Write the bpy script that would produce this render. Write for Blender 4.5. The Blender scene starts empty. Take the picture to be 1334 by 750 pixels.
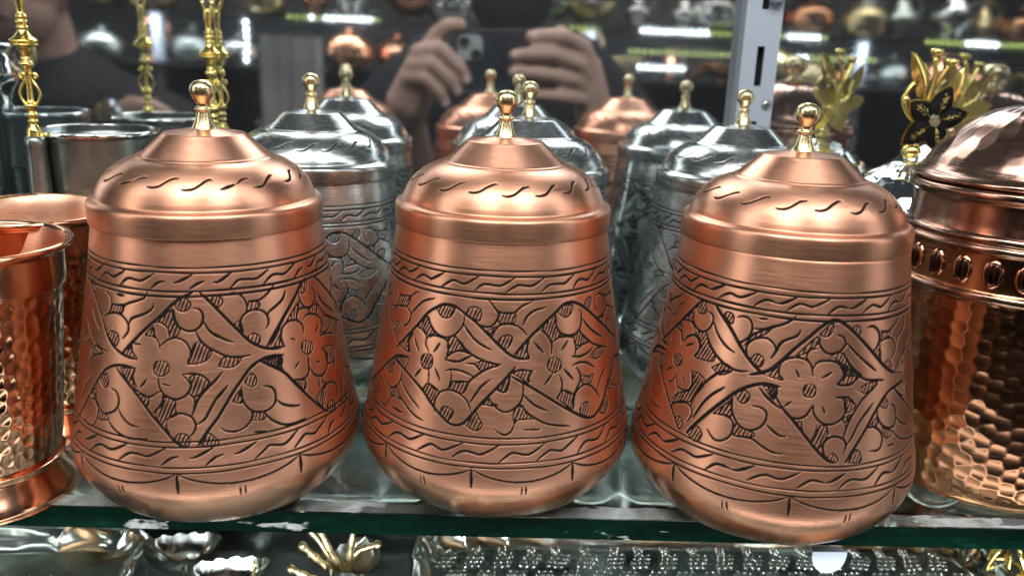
import bpy, bmesh, math, random
import numpy as np
from mathutils import Vector, Matrix

# ---------------------------------------------------------------- camera, world, lamps, exposure
scene = bpy.context.scene
C = scene.collection
CAM_Z = 0.17964
M_Y = 0.49973                                   # the mirror stands this far from the lens
XR = Vector((0.9984160, -0.0423984, 0.0369838)); YU = Vector((-0.0240366, 0.2728978, 0.9617427)); ZF = Vector((0.0508692, 0.9611083, -0.2714464))
cam_data = bpy.data.cameras.new('camera')
cam_data.sensor_width = 36.0
cam_data.lens = 1087.482 / 1334.0 * 36.0
cam_data.clip_start = 0.01
cam_data.clip_end = 60.0
cam_data.dof.use_dof = True
cam_data.dof.focus_distance = 0.325
cam_data.dof.aperture_fstop = 9.5
cam = bpy.data.objects.new('camera', cam_data)
C.objects.link(cam)
CAMROT = Matrix((XR, YU, -ZF)).transposed().to_4x4()
cam.matrix_world = Matrix.Translation((0, 0, CAM_Z)) @ CAMROT
scene.camera = cam

world = bpy.data.worlds.new('World')
scene.world = world
world.use_nodes = True
world.node_tree.nodes['Background'].inputs[0].default_value = (0.80, 0.88, 1.0, 1)
world.node_tree.nodes['Background'].inputs[1].default_value = 0.045

def lamp(name, loc, target, size, energy, col, sy=None, spread=180):
    l = bpy.data.lights.new(name, 'AREA')
    l.shape = 'RECTANGLE'; l.size = size; l.size_y = sy or size
    l.energy = energy; l.color = col; l.spread = math.radians(spread)
    o = bpy.data.objects.new(name, l); C.objects.link(o)
    o.location = loc
    d = Vector(target) - Vector(loc)
    o.rotation_euler = d.to_track_quat('-Z', 'Y').to_euler()
    return o
lamp('shelf_strip_lamp', (0.02, 0.20, 0.40), (0.02, 0.33, 0.05), 1.3, 1.35, (0.90, 0.96, 1.0), 0.03)
lamp('belly_fill_lamp', (0.02, 0.222, -0.030), (0.02, 0.37, -0.09), 1.0, 1.0, (0.92, 0.97, 1.0), 0.012, 95)
lamp('ceiling_panel_lamp', (-0.30, -0.45, 1.15), (0, 0.33, 0.05), 0.45, 10.0, (1.0, 0.98, 0.95), 0.6)
lamp('ceiling_panel_lamp', (0.42, -0.50, 1.20), (0, 0.33, 0.05), 0.40, 8.5, (0.96, 0.98, 1.0), 0.6)
lamp('aisle_lamp', (-1.6, -0.4, 0.5), (0, 0.33, 0.05), 0.4, 4.5, (1.0, 0.96, 0.9), 0.9)
lamp('shelf_strip_lamp', (0.02, 0.20, 0.41), (0.02, -0.25, 0.12), 1.0, 1.5, (0.92, 0.96, 1.0), 0.03)
lamp('belly_fill_lamp', (-0.07, 0.215, -0.035), (-0.07, 0.31, 0.03), 0.66, 0.085, (0.95, 0.97, 1.0), 0.012)  # added upward lamp out of view, puts highlights on the canister bellies
lamp('aisle_lamp', (1.75, -0.35, 0.35), (0, 0.33, 0.05), 0.4, 3.0, (0.95, 0.98, 1.0), 0.9)
lamp('far_pot_fill_lamp', (0.2, -1.60, 0.235), (0.2, -1.80, 0.0), 3.0, 12, (0.95, 0.97, 1.0), 0.02)  # added lamp, lights the far pots since the diode row is too weak
lamp('far_pot_fill_lamp', (0.2, -1.58, 0.60), (0.2, -1.85, 0.3), 3.0, 14, (1.0, 0.95, 0.85), 0.02)  # added lamp above the upper board, brightens the far pots there

scene.view_settings.view_transform = 'Standard'
scene.view_settings.look = 'None'
scene.view_settings.exposure = 0.02
scene.view_settings.gamma = 1.0
scene.render.engine = 'CYCLES'
cy = scene.cycles
cy.use_denoising = True
cy.max_bounces = 10; cy.glossy_bounces = 7; cy.transmission_bounces = 6; cy.diffuse_bounces = 3
cy.sample_clamp_indirect = 6.0
cy.caustics_reflective = False; cy.caustics_refractive = False

rnd = random.Random(7)

# ---------------------------------------------------------------- materials
def new_mat(name):
    m = bpy.data.materials.new(name); m.use_nodes = True
    nt = m.node_tree
    return m, nt, nt.nodes['Principled BSDF']
def N(nt, t, **k):
    n = nt.nodes.new(t)
    for a, b in k.items(): setattr(n, a, b)
    return n
def noise(nt, scale, vec=None, detail=3, rough=.5, stretch=None, coord='Object'):
    n = N(nt, 'ShaderNodeTexNoise')
    n.inputs['Scale'].default_value = scale; n.inputs['Detail'].default_value = detail
    n.inputs['Roughness'].default_value = rough
    tc = N(nt, 'ShaderNodeTexCoord')
    if stretch:
        mp = N(nt, 'ShaderNodeMapping'); mp.inputs['Scale'].default_value = stretch
        nt.links.new(tc.outputs[coord], mp.inputs[0]); nt.links.new(mp.outputs[0], n.inputs['Vector'])
    else:
        nt.links.new(tc.outputs[coord], n.inputs['Vector'])
    return n
def ramp(nt, src, pts):
    r = N(nt, 'ShaderNodeValToRGB')
    el = r.color_ramp.elements
    while len(el) < len(pts): el.new(0.5)
    for e, (p, c) in zip(el, pts):
        e.position = p; e.color = (c[0], c[1], c[2], 1) if hasattr(c, '__len__') else (c, c, c, 1)
    nt.links.new(src, r.inputs[0])
    return r
def mixc(nt, a, b, fac):
    m = N(nt, 'ShaderNodeMix', data_type='RGBA')
    for s, v in ((0, fac), (6, a), (7, b)):
        if hasattr(v, 'is_linked') or hasattr(v, 'links'): nt.links.new(v, m.inputs[s])
        else: m.inputs[s].default_value = v if s == 0 else (*v, 1)
    return m.outputs[2]
def bump(nt, p, src, strength, dist, prev=None):
    b = N(nt, 'ShaderNodeBump'); b.inputs['Strength'].default_value = strength
    b.inputs['Distance'].default_value = dist
    nt.links.new(src, b.inputs['Height'])
    if prev: nt.links.new(prev.outputs[0], b.inputs['Normal'])
    nt.links.new(b.outputs[0], p.inputs['Normal'])
    return b
def plain(name, col, rough=.5, metal=0.0, coat=0, ior=None):
    m, nt, p = new_mat(name)
    p.inputs['Base Color'].default_value = (*col, 1)
    p.inputs['Roughness'].default_value = rough
    p.inputs['Metallic'].default_value = metal
    p.inputs['Coat Weight'].default_value = coat
    return m

def brushed(name, c_a, c_b, rough_lo, rough_hi, aniso, patina=True, dark=(0.012, 0.009, 0.008), brush=.12, belly=False):
    """turned and engraved sheet metal: brushing runs round the pot, black patina sits in the cut lines"""
    m, nt, p = new_mat(name)
    big = noise(nt, 22, detail=4)
    fine = noise(nt, 1.0, detail=3, rough=.7, stretch=(120, 4200, 1), coord='UV')
    fine2 = noise(nt, 1.0, detail=2, rough=.6, stretch=(60, 3200, 1), coord='UV')
    r = ramp(nt, big.outputs[0], [(0.3, c_a), (0.7, c_b)])
    spots = noise(nt, 160, detail=5, rough=.75)
    rs = ramp(nt, spots.outputs[0], [(0.70, 0.0), (0.80, 1.0)])
    col = mixc(nt, r.outputs[0], tuple(x * .45 for x in c_a), rs.outputs[0])
    p.inputs['Metallic'].default_value = 1.0
    if patina:
        at = N(nt, 'ShaderNodeAttribute', attribute_name='groove')
        col = mixc(nt, col, dark, at.outputs['Fac'])
        mm = N(nt, 'ShaderNodeMapRange'); mm.inputs[3].default_value = 1.0; mm.inputs[4].default_value = 0.0
        nt.links.new(at.outputs['Fac'], mm.inputs[0]); nt.links.new(mm.outputs[0], p.inputs['Metallic'])
    nt.links.new(col, p.inputs['Base Color'])
    rr = N(nt, 'ShaderNodeMapRange'); rr.inputs[1].default_value = .3; rr.inputs[2].default_value = .7
    rr.inputs[3].default_value = rough_lo; rr.inputs[4].default_value = rough_hi
    nt.links.new(fine2.outputs[0], rr.inputs[0])
    rough_out = rr.outputs[0]
    # rubbed and fingered patches
    pn_ = noise(nt, 30, detail=5, rough=.65); pr = ramp(nt, pn_.outputs[0], [(.40, 0.0), (.72, .10)])
    ad = N(nt, 'ShaderNodeMath', operation='ADD'); nt.links.new(rough_out, ad.inputs[0]); nt.links.new(pr.outputs[0], ad.inputs[1]); rough_out = ad.outputs[0]
    if belly:      # the foot of the pot was left bright polished, not scratch brushed
        tc = N(nt, 'ShaderNodeTexCoord'); sx = N(nt, 'ShaderNodeSeparateXYZ'); nt.links.new(tc.outputs['Object'], sx.inputs[0])
        bm_ = N(nt, 'ShaderNodeMapRange'); bm_.inputs[1].default_value = .022; bm_.inputs[2].default_value = .029
        nt.links.new(sx.outputs[2], bm_.inputs[0])
        mx = N(nt, 'ShaderNodeMix'); nt.links.new(bm_.outputs[0], mx.inputs[0]); mx.inputs[2].default_value = .15; nt.links.new(rough_out, mx.inputs[3]); rough_out = mx.outputs[0]
    if patina:
        ra = N(nt, 'ShaderNodeMix'); nt.links.new(at.outputs['Fac'], ra.inputs[0]); nt.links.new(rough_out, ra.inputs[2]); ra.inputs[3].default_value = .85
        nt.links.new(ra.outputs[0], p.inputs['Roughness'])
        p.inputs['Specular IOR Level'].default_value = .12
    else: nt.links.new(rough_out, p.inputs['Roughness'])
    if aniso:
        t = N(nt, 'ShaderNodeTangent', direction_type='RADIAL', axis='Z')
        nt.links.new(t.outputs[0], p.inputs['Tangent'])
        p.inputs['Anisotropic'].default_value = aniso
        p.inputs['Anisotropic Rotation'].default_value = 0.25
    b = bump(nt, p, fine.outputs[0], brush, 0.0002)
    wav = noise(nt, 60, detail=2)
    bump(nt, p, wav.outputs[0], .10, 0.0006, b)
    return m

COPPER = brushed('satin_copper', (0.61, 0.280, 0.168), (0.76, 0.385, 0.248), .29, .43, .62, brush=.22, belly=True)
COPPER_LID = brushed('satin_lid_copper', (0.62, 0.292, 0.178), (0.76, 0.392, 0.256), .27, .40, .58, brush=.16)
NICKEL = brushed('satin_nickel', (0.46, 0.49, 0.47), (0.60, 0.63, 0.61), .15, .28, .4, brush=.10)
LININGC = brushed('wiped_copper_lining', (0.70, 0.37, 0.24), (0.80, 0.47, 0.33), .22, .36, .5, patina=False, brush=.3)
JARCOPPER = brushed('dark_hammered_copper', (0.50, 0.235, 0.12), (0.66, 0.33, 0.18), .10, .22, 0, patina=False, brush=.05)
POLCOPPER = brushed('polished_copper', (0.74, 0.36, 0.20), (0.84, 0.45, 0.28), .06, .15, 0, patina=False, brush=.05)
TIN = brushed('dull_tin', (0.24, 0.27, 0.255), (0.34, 0.38, 0.36), .22, .36, .3, patina=False, brush=.04)
DULLTIN = brushed('aged_tinned_copper', (0.36, 0.205, 0.145), (0.48, 0.30, 0.225), .10, .22, 0, patina=False, brush=.05)
BRASS = brushed('satin_brass', (0.62, 0.50, 0.27), (0.72, 0.60, 0.36), .20, .32, .3, patina=False)
GILT = brushed('gilt_cast_metal', (0.75, 0.58, 0.16), (0.88, 0.72, 0.26), .14, .26, 0, patina=False, brush=.2)
SILVER = plain('polished_silver', (0.78, 0.80, 0.79), .10, 1.0)
BLACK = plain('black_enamel', (0.006, 0.006, 0.007), .25)
WHITE_PL = plain('white_plastic', (0.55, 0.60, 0.66), .35)
DARK = plain('dark_recess', (0.01, 0.01, 0.012), .6)
STEEL = plain('zinc_screw', (0.35, 0.36, 0.36), .35, 1.0)
CRYSTAL = plain('cut_crystal', (0.86, 0.88, 0.95), .05, .85)

def make_mirror():
    m, nt, p = new_mat('old_mirror')
    p.inputs['Metallic'].default_value = 1.0
    p.inputs['Base Color'].default_value = (0.66, 0.70, 0.72, 1)
    sc = noise(nt, 1.0, detail=6, rough=.8, stretch=(60, 3, 900))
    r = ramp(nt, sc.outputs[0], [(0.50, 0.026), (0.75, 0.09)])
    nt.links.new(r.outputs[0], p.inputs['Roughness'])
    sm = noise(nt, 9, detail=4, rough=.6)
    rc = ramp(nt, sm.outputs[0], [(0.35, (0.60, 0.65, 0.68)), (0.75, (0.74, 0.77, 0.78))])
    nt.links.new(rc.outputs[0], p.inputs['Base Color'])
    p.inputs['Metallic'].default_value = 0.975
    return m
MIRROR = make_mirror()
def make_glass():
    m, nt, p = new_mat('shelf_glass')
    p.inputs['Transmission Weight'].default_value = 1.0
    p.inputs['Base Color'].default_value = (0.80, 0.90, 0.86, 1)
    p.inputs['Roughness'].default_value = 0.02
    p.inputs['IOR'].default_value = 1.5
    sm = noise(nt, 35, detail=5, rough=.65)
    r = ramp(nt, sm.outputs[0], [(0.45, 0.015), (0.75, 0.14)])
    nt.links.new(r.outputs[0], p.inputs['Roughness'])
    return m
GLASS = make_glass()
def make_edge():
    m, nt, p = new_mat('ground_glass_edge')
    n = noise(nt, 30, detail=5, rough=.7, stretch=(1, 1, 3))
    r = ramp(nt, n.outputs[0], [(0.35, (0.0006, 0.007, 0.004)), (0.60, (0.0015, 0.018, 0.010)), (0.75, (0.010, 0.055, 0.034))])
    nt.links.new(r.outputs[0], p.inputs['Base Color'])
    p.inputs['Roughness'].default_value = .10
    p.inputs['Specular IOR Level'].default_value = .25
    return m
EDGE = make_edge()
def make_film(thr, lo, nm):
    m, nt, p = new_mat(nm)
    n = noise(nt, 26, detail=4, rough=.6, stretch=(1, 2.5, 2.5))
    n2 = noise(nt, 120, detail=4, rough=.7)
    c = ramp(nt, n2.outputs[0], [(0.3, (0.24, 0.25, 0.21)), (0.5, (0.45, 0.46, 0.44)), (0.7, (0.60, 0.64, 0.66))])
    nt.links.new(c.outputs[0], p.inputs['Base Color'])
    a = ramp(nt, n.outputs[0], [(thr, 0.0), (thr + .03, 1.0)])
    mm = N(nt, 'ShaderNodeMapRange'); mm.inputs[3].default_value = lo; mm.inputs[4].default_value = .9
    nt.links.new(a.outputs[0], mm.inputs[0])
    nt.links.new(mm.outputs[0], p.inputs['Alpha'])
    p.inputs['Roughness'].default_value = .35
    return m
FILM = make_film(.42, .25, 'torn_film'); FILM2 = make_film(.585, 0.0, 'scraps_of_film')
def make_skin(name, a, b):
    m, nt, p = new_mat(name)
    n = noise(nt, 40, detail=4)
    r = ramp(nt, n.outputs[0], [(0.3, a), (0.7, b)])
    nt.links.new(r.outputs[0], p.inputs['Base Color'])
    p.inputs['Roughness'].default_value = .55
    p.inputs['Subsurface Weight'].default_value = .1
    p.inputs['Subsurface Radius'].default_value = (0.01, 0.004, 0.002)
    n2 = noise(nt, 500, detail=3)
    bump(nt, p, n2.outputs[0], .3, .0005)
    return m
SKIN = make_skin('skin', (0.50, 0.29, 0.21), (0.60, 0.37, 0.28))
NAIL = plain('fingernail', (.66, .46, .40), .3)
def cloth(name, a, b, sc=400):
    m, nt, p = new_mat(name)
    n = noise(nt, sc, detail=4)
    n1 = noise(nt, 12, detail=4)
    r = ramp(nt, n1.outputs[0], [(0.3, a), (0.7, b)])
    nt.links.new(r.outputs[0], p.inputs['Base Color'])
    p.inputs['Roughness'].default_value = .8
    bb = bump(nt, p, n.outputs[0], .4, .001)
    bump(nt, p, n1.outputs[0], .6, .02, bb)
    return m
JACKET = cloth('dark_jacket_cloth', (0.005, 0.007, 0.012), (0.011, 0.014, 0.022))
SWEATER = cloth('black_knit', (0.004, 0.004, 0.006), (0.009, 0.009, 0.012), 250)
HAIR = cloth('dark_hair', (0.012, 0.009, 0.008), (0.03, 0.022, 0.018), 700)
def emit(name, col, s):
    m, nt, p = new_mat(name)
    p.inputs['Base Color'].default_value = (0, 0, 0, 1)
    p.inputs['Emission Color'].default_value = (*col, 1)
    p.inputs['Emission Strength'].default_value = s
    return m
LED_W = emit('led_white', (0.88, 0.97, 1.0), 45)
LED_Y = emit('led_yellow', (0.78, 0.95, 0.25), 6)
WALLP = cloth('dark_shop_wall', (0.012, 0.014, 0.017), (0.03, 0.032, 0.035), 60)
LOWB = plain('dark_lacquered_board', (.10, .12, .11), .22, .45)
BOARD = plain('dark_shelf_board', (0.03, 0.03, 0.032), .35)
CURTAIN = cloth('pale_curtain', (0.55, 0.54, 0.52), (0.72, 0.70, 0.67), 200)
POST_M = plain('painted_steel', (0.40, 0.45, 0.51), .4)
FLOOR = plain('shop_floor', (0.10, 0.095, 0.09), .3)

# ---------------------------------------------------------------- mesh helpers
def mesh_obj(name, V, F, mat, parent=None, loc=None, smooth=True, mats=None, midx=None):
    me = bpy.data.meshes.new(name)
    me.from_pydata([tuple(v) for v in V], [], F)
    me.polygons.foreach_set('use_smooth', [bool(smooth)] * len(me.polygons))
    for mm in (mats or [mat]): me.materials.append(mm)
    if midx is not None: me.polygons.foreach_set('material_index', midx)
    me.update()
    return link(name, me, parent, loc)
def link(name, me, parent=None, loc=None):
    o = bpy.data.objects.new(name, me); C.objects.link(o)
    if parent: o.parent = parent
    if loc is not None: o.location = loc
    return o
def thing(name, label, cat, loc=(0, 0, 0), group=None, rz=0):
    o = bpy.data.objects.new(name, None); C.objects.link(o)
    o.location = loc; o.rotation_euler[2] = rz
    o.empty_display_size = .02
    tag(o, label, cat, group)
    return o
def tag(o, label, cat, group=None):
    o['label'] = label; o['category'] = cat
    if group: o['group'] = group
    return o
def structure(o):
    o['kind'] = 'structure'; return o

def catmull(P, n=6, closed=False):
    P = [Vector(p) for p in P]; out = []
    L = len(P)
    for i in range(L - 1 if not closed else L):
        p0 = P[i - 1] if (i > 0 or closed) else P[0] * 2 - P[1]
        p1 = P[i % L]; p2 = P[(i + 1) % L]
        p3 = P[(i + 2) % L] if (i + 2 < L or closed) else P[-1] * 2 - P[-2]
        for k in range(n):
            t = k / n
            out.append(0.5 * ((2 * p1) + (-p0 + p2) * t + (2 * p0 - 5 * p1 + 4 * p2 - p3) * t * t + (-p0 + 3 * p1 - 3 * p2 + p3) * t ** 3))
    if not closed: out.append(P[-1])
    return out
def smooth_prof(P, n=5):
    return [(max(0.0, v.x), v.y) for v in catmull([(r, z, 0) for r, z in P], n)]

def grid_mesh(name, TH, prof, mats, disp=None, groove=None, closed_u=True):
    """surface of revolution on a grid: TH angles (rad), prof rows (r, z); disp pushes along the profile normal"""
    TH = np.asarray(TH); P = np.asarray(prof, float)
    nu, nv = len(TH), len(P)
    T = np.gradient(P, axis=0); L = np.hypot(T[:, 0], T[:, 1]) + 1e-12
    nr, nz = T[:, 1] / L, -T[:, 0] / L
    R = np.repeat(P[:, 0][:, None], nu, 1); Z = np.repeat(P[:, 1][:, None], nu, 1)
    if disp is not None:
        R = R + disp * nr[:, None]; Z = Z + disp * nz[:, None]
    co = np.stack([R * np.sin(TH), -R * np.cos(TH), Z], -1).reshape(-1, 3)
    iu = np.arange(nu); iu2 = (iu + 1) % nu
    if not closed_u: iu, iu2 = iu[:-1], iu2[:-1]
    a = (np.arange(nv - 1)[:, None] * nu)
    q = np.stack([a + iu, a + iu2, a + nu + iu2, a + nu + iu], -1).reshape(-1, 4)
    me = bpy.data.meshes.new(name)
    me.vertices.add(len(co)); me.vertices.foreach_set('co', co.ravel().astype('f4'))
    nf = len(q)
    me.loops.add(nf * 4); me.loops.foreach_set('vertex_index', q.ravel().astype('i4'))
    me.polygons.add(nf); me.polygons.foreach_set('loop_start', np.arange(0, nf * 4, 4, dtype='i4'))
    me.polygons.foreach_set('use_smooth', np.ones(nf, bool))
    arc = np.concatenate([[0], np.cumsum(np.hypot(*np.diff(P, axis=0).T))])
    uvl = me.uv_layers.new(name='UVMap')
    U = np.repeat((TH * .045)[None, :], nv, 0).reshape(-1); Vv = np.repeat(arc[:, None], nu, 1).reshape(-1)
    uu = U[q.ravel()]; 
    uv = np.stack([uu, Vv[q.ravel()]], -1)
    w = uv.reshape(-1, 4, 2); bad = (w[:, :, 0].max(1) - w[:, :, 0].min(1)) > .1
    w[bad, 1:3, 0] += 2 * np.pi * .045
    uvl.data.foreach_set('uv', w.ravel().astype('f4'))
    if groove is not None:
        at = me.attributes.new('groove', 'FLOAT', 'POINT')
        at.data.foreach_set('value', groove.reshape(-1).astype('f4'))
    for mm in (mats if isinstance(mats, (list, tuple)) else [mats]): me.materials.append(mm)
    me.update(calc_edges=True)
    return me
def full_circle(n): return np.linspace(-np.pi, np.pi, n, endpoint=False)
def lathe(name, prof, mat, parent=None, loc=None, seg=64, sm=0):
    if sm: prof = smooth_prof(prof, sm)
    return link(name, grid_mesh(name, full_circle(seg), prof, mat), parent, loc)

def tube(V, F, pts, rad, seg=8, cap=True):
    """append a tube along pts (list of Vector) with radius rad (float or list)"""
    pts = [Vector(p) for p in pts]; n = len(pts)
    rad = rad if hasattr(rad, '__len__') else [rad] * n
    base = len(V); prev = None
    for i, p in enumerate(pts):
        t = (pts[min(i + 1, n - 1)] - pts[max(i - 1, 0)]).normalized()
        ref = prev if prev is not None else (Vector((0, 0, 1)) if abs(t.z) < .9 else Vector((1, 0, 0)))
        x = (ref - t * ref.dot(t)).normalized(); prev = x
        y = t.cross(x)
        for k in range(seg):
            a = 2 * math.pi * k / seg
            V.append(p + (x * math.cos(a) + y * math.sin(a)) * rad[i])
    for i in range(n - 1):
        for k in range(seg):
            a = base + i * seg + k; b = base + i * seg + (k + 1) % seg
            F.append((a, b, b + seg, a + seg))
    if cap:
        F.append(tuple(base + k for k in reversed(range(seg))))
        F.append(tuple(base + (n - 1) * seg + k for k in range(seg)))
def box(V, F, x0, x1, y0, y1, z0, z1):
    b = len(V)
    for z in (z0, z1):
        V += [Vector((x0, y0, z)), Vector((x1, y0, z)), Vector((x1, y1, z)), Vector((x0, y1, z))]
    F += [(b, b + 3, b + 2, b + 1), (b + 4, b + 5, b + 6, b + 7), (b, b + 1, b + 5, b + 4), (b + 1, b + 2, b + 6, b + 5),
          (b + 2, b + 3, b + 7, b + 6), (b + 3, b, b + 4, b + 7)]
def ball(V, F, c, r, seg=10, rings=6, sc=(1, 1, 1)):
    b = len(V); c = Vector(c)
    for i in range(rings + 1):
        ph = math.pi * i / rings
        for k in range(seg):
            a = 2 * math.pi * k / seg
            V.append(c + Vector((r * sc[0] * math.sin(ph) * math.cos(a), r * sc[1] * math.sin(ph) * math.sin(a), r * sc[2] * math.cos(ph))))
    for i in range(rings):
        for k in range(seg):
            F.append((b + i * seg + k, b + (i + 1) * seg + k, b + (i + 1) * seg + (k + 1) % seg, b + i * seg + (k + 1) % seg))
def bevel(o, w, n=2):
    bm = bmesh.new(); bm.from_mesh(o.data)
    bmesh.ops.bevel(bm, geom=bm.edges[:], offset=w, segments=n, affect='EDGES', profile=.5)
    bm.to_mesh(o.data); bm.free(); o.data.polygons.foreach_set('use_smooth', [False] * len(o.data.polygons)); o.data.update()
def copy_tree(o, parent=None, mesh_map=None, mat_map=None):
    c = o.copy(); C.objects.link(c)
    if parent: c.parent = parent
    for ch in list(o.children): copy_tree(ch, c)
    return c

# ---------------------------------------------------------------- the setting
glass_slope = -0.0267
def edge_y(x): return 0.2979 + glass_slope * x
def slab(name, mats, z0, z1, x0=-.75, x1=.80, yb=M_Y - .003):
    V = [(x0, edge_y(x0), z0), (x1, edge_y(x1), z0), (x1, yb, z0), (x0, yb, z0),
         (x0, edge_y(x0), z1), (x1, edge_y(x1), z1), (x1, yb, z1), (x0, yb, z1)]
    F = [(0, 3, 2, 1), (4, 5, 6, 7), (0, 1, 5, 4), (1, 2, 6, 5), (2, 3, 7, 6), (3, 0, 4, 7)]
    return mesh_obj(name, V, F, None, smooth=False, mats=mats, midx=[0, 0, 1, 1, 0, 1])
shelf = thing('glass_shelf', 'thick clear glass shelf with dark green front edge carrying the copper canisters', 'shelf')
gs = slab('glass_pane', [GLASS, EDGE], -.0092, 0.0); gs.parent = shelf
def film_strip(name, z_off, a, b, front=False):
    V, F = [], []
    n = 200
    for i in range(n + 1):
        x = -.6 + 1.3 * i / n
        jit = .0006 * math.sin(i * 1.7) + .0005 * math.sin(i * .63)
        if front:
            V += [(x, edge_y(x) - .0004, a), (x, edge_y(x) - .0004, b + jit)]
        else:
            V += [(x, edge_y(x) + a, z_off), (x, edge_y(x) + b + jit, z_off)]
    for i in range(n): F.append((2 * i, 2 * i + 2, 2 * i + 3, 2 * i + 1))
    return mesh_obj(name, V, F, FILM2 if front else FILM, shelf, smooth=False)
film_strip('torn_edge_film', .0004, .0003, .0085)
film_strip('torn_edge_film', 0, -.0088, -.0048, True)

V, F = [], []; box(V, F, -1.1, 1.2, M_Y, M_Y + .005, -.55, .75)
mir = mesh_obj('back_mirror', V, F, MIRROR, smooth=False)
tag(mir, 'large scratched mirror panel standing behind all the pots', 'mirror')

lsh = mesh_obj('lower_shelf', *(lambda V, F: (box(V, F, -.75, .80, .16, M_Y - .003, -.078, -.0622), (V, F))[1])([], []), LOWB, smooth=False)
tag(lsh, 'dark lower shelf board under the silver trays', 'shelf')

# slotted upright
post = thing('slotted_upright', 'pale grey slotted metal shelving upright in front of the mirror', 'upright', (0.1626, .4955, 0))
V, F = [], []
xl, xr = -.0105, .0105
sl0, sl1 = -.0019, .0024
box(V, F, xl, sl0, -.007, -.0055, -.5, .6); box(V, F, sl1, xr, -.007, -.0055, -.5, .6)
zz = -.5
k0 = .166 - .042 * 15
edges = [(-.5, k0)] 
for i in range(26):
    zs = k0 + .042 * i
    edges.append((zs + .022, zs + .042))
for a, b in edges[1:]: box(V, F, sl0, sl1, -.007, -.0055, a, min(b, .6))
box(V, F, xl, xl + .0015, -.0055, .004, -.5, .6); box(V, F, xr - .0015, xr, -.0055, .004, -.5, .6)
mesh_obj('channel', V, F, POST_M, post, smooth=False)
V, F = [], []; box(V, F, xl + .002, xr - .002, -.001, .003, -.5, .6)
mesh_obj('channel_back', V, F, DARK, post, smooth=False)
sc_ = lathe('screw', [(0, .0014), (.0018, .0012), (.0028, .0004), (.003, 0), (.003, -.001)], STEEL, post, (.0068, -.0071, .1555), 20)
sc_.rotation_euler[0] = math.pi / 2
V, F = [], []; box(V, F, -.0017, .0017, -.0003, .0003, -.0002, .0003); box(V, F, -.0003, .0003, -.0017, .0017, -.0002, .0003)
x = mesh_obj('cross_slot', V, F, DARK, sc_, (0, 0, .0013), smooth=False)
V, F = [], []; tube(V, F, [(0.005, -.008, .24), (.005, -.0095, .222), (.0055, -.0095, .213), (.0062, -.009, .2105)], [.0045, .0048, .0046, .002], 12)
mesh_obj('bracket_tab', V, F, POST_M, post)

# the shop behind the photographer, seen in the mirror
V, F = [], []; box(V, F, -4, 4, -4.2, .9, -1.22, -1.17)
structure(mesh_obj('floor', V, F, FLOOR, smooth=False))
V, F = [], []; box(V, F, -4, 4, -2.15, -2.1, -1.17, 1.6)
bw = mesh_obj('far_wall', V, F, WALLP, smooth=False); structure(bw)
unit = thing('opposite_shelving', 'dark shop shelving across the aisle, seen in the mirror', 'shelving', (0, -1.9, 0))
for z in (-.45, -.20, .115, .265, .60):
    V, F = [], []; box(V, F, -2.3, 2.6, -.18, .28, z - .012, z)
    mesh_obj('shelf_board', V, F, BOARD, unit, smooth=False)
for xx in (-2.3, -.95, .35, 1.2, 2.6):
    V, F = [], []; box(V, F, xx - .012, xx + .012, .23, .262, -1.17, .9)
    mesh_obj('side_post', V, F, POST_M, unit, smooth=False)
def led_row(x0, x1, z, y, label, vertical=False, pattern=None, step=.0215):
    t = thing('led_strip', label, 'light strip', (x0, y, z))
    L = (x1 - x0); n = int(abs(L) / step)
    W, WF, Yv, YF = [], [], [], []
    for i in range(n):
        p = (step * i, 0, 0) if not vertical else (0.003 * math.sin(i * .5), 0, step * i)
        w = pattern(i / n) if pattern else True
        if w is None: continue
        r_ = .0022
        (box(W, WF, p[0] - r_, p[0] + r_, -r_, r_, p[2] - r_, p[2] + r_) if w else box(Yv, YF, p[0] - r_, p[0] + r_, -r_, r_, p[2] - r_, p[2] + r_))
    V, F = [], []
    if vertical: box(V, F, -.006, .006, -.008, -.0045, -.01, L)
    else: box(V, F, -.01, L, -.008, -.0045, -.006, .006)
    mesh_obj('strip_backing', V, F, BOARD, t, smooth=False)
    if W: mesh_obj('white_diodes', W, WF, LED_W, t, smooth=False)['kind'] = 'stuff'
    if Yv: mesh_obj('yellow_diodes', Yv, YF, LED_Y, t, smooth=False)['kind'] = 'stuff'
def pat1(u):
    x = -.55 + u * 2.35
    if -.5 < x < -.36: return (x * 50) % 3 > .9
    if -.36 < x < -.27: return x < -.3
    if .50 < x < .72: return True
    if .95 < x < 1.05: return True
    if 1.5 < x < 1.62: return True
    return False if math.sin(x * 9) > -.2 else None
led_row(-.55, 1.8, .256, -1.612, 'upper row of white and yellow diodes along the far shelf edge', pattern=pat1)
led_row(.47, 1.25, .195, -1.605, 'short lower row of yellow green diodes across the aisle', pattern=lambda u: (u * 9) % 2 < .5 if u > .3 else False)
led_row(.50, .57 + .1, .150, -1.60, 'very short bright row of diodes below the other rows', pattern=lambda u: True)
led_row(-.678, -.678 + .13, .128, -1.605, 'short upright strip of white diodes on the far left', vertical=True, pattern=lambda u: True)
V, F = [], []
n = 26
for i in range(n + 1):
    xx = -.60 + .17 * i / n
    for z in (-1.16, .20): V.append((xx, -1.45 + .010 * math.sin(i * .9 + math.sin(i * .5)), z))
for i in range(n): F.append((2 * i, 2 * i + 2, 2 * i + 3, 2 * i + 1))
for i in range(n + 1):
    xx = -.60 + .17 * i / n
    for z in (-1.16, .20): V.append((xx, -1.452 + .010 * math.sin(i * .9 + math.sin(i * .5)) - .004, z))
for i in range(n): F.append((2 * (n + 1) + 2 * i, 2 * (n + 1) + 2 * i + 1, 2 * (n + 1) + 2 * i + 3, 2 * (n + 1) + 2 * i + 2))
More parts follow.
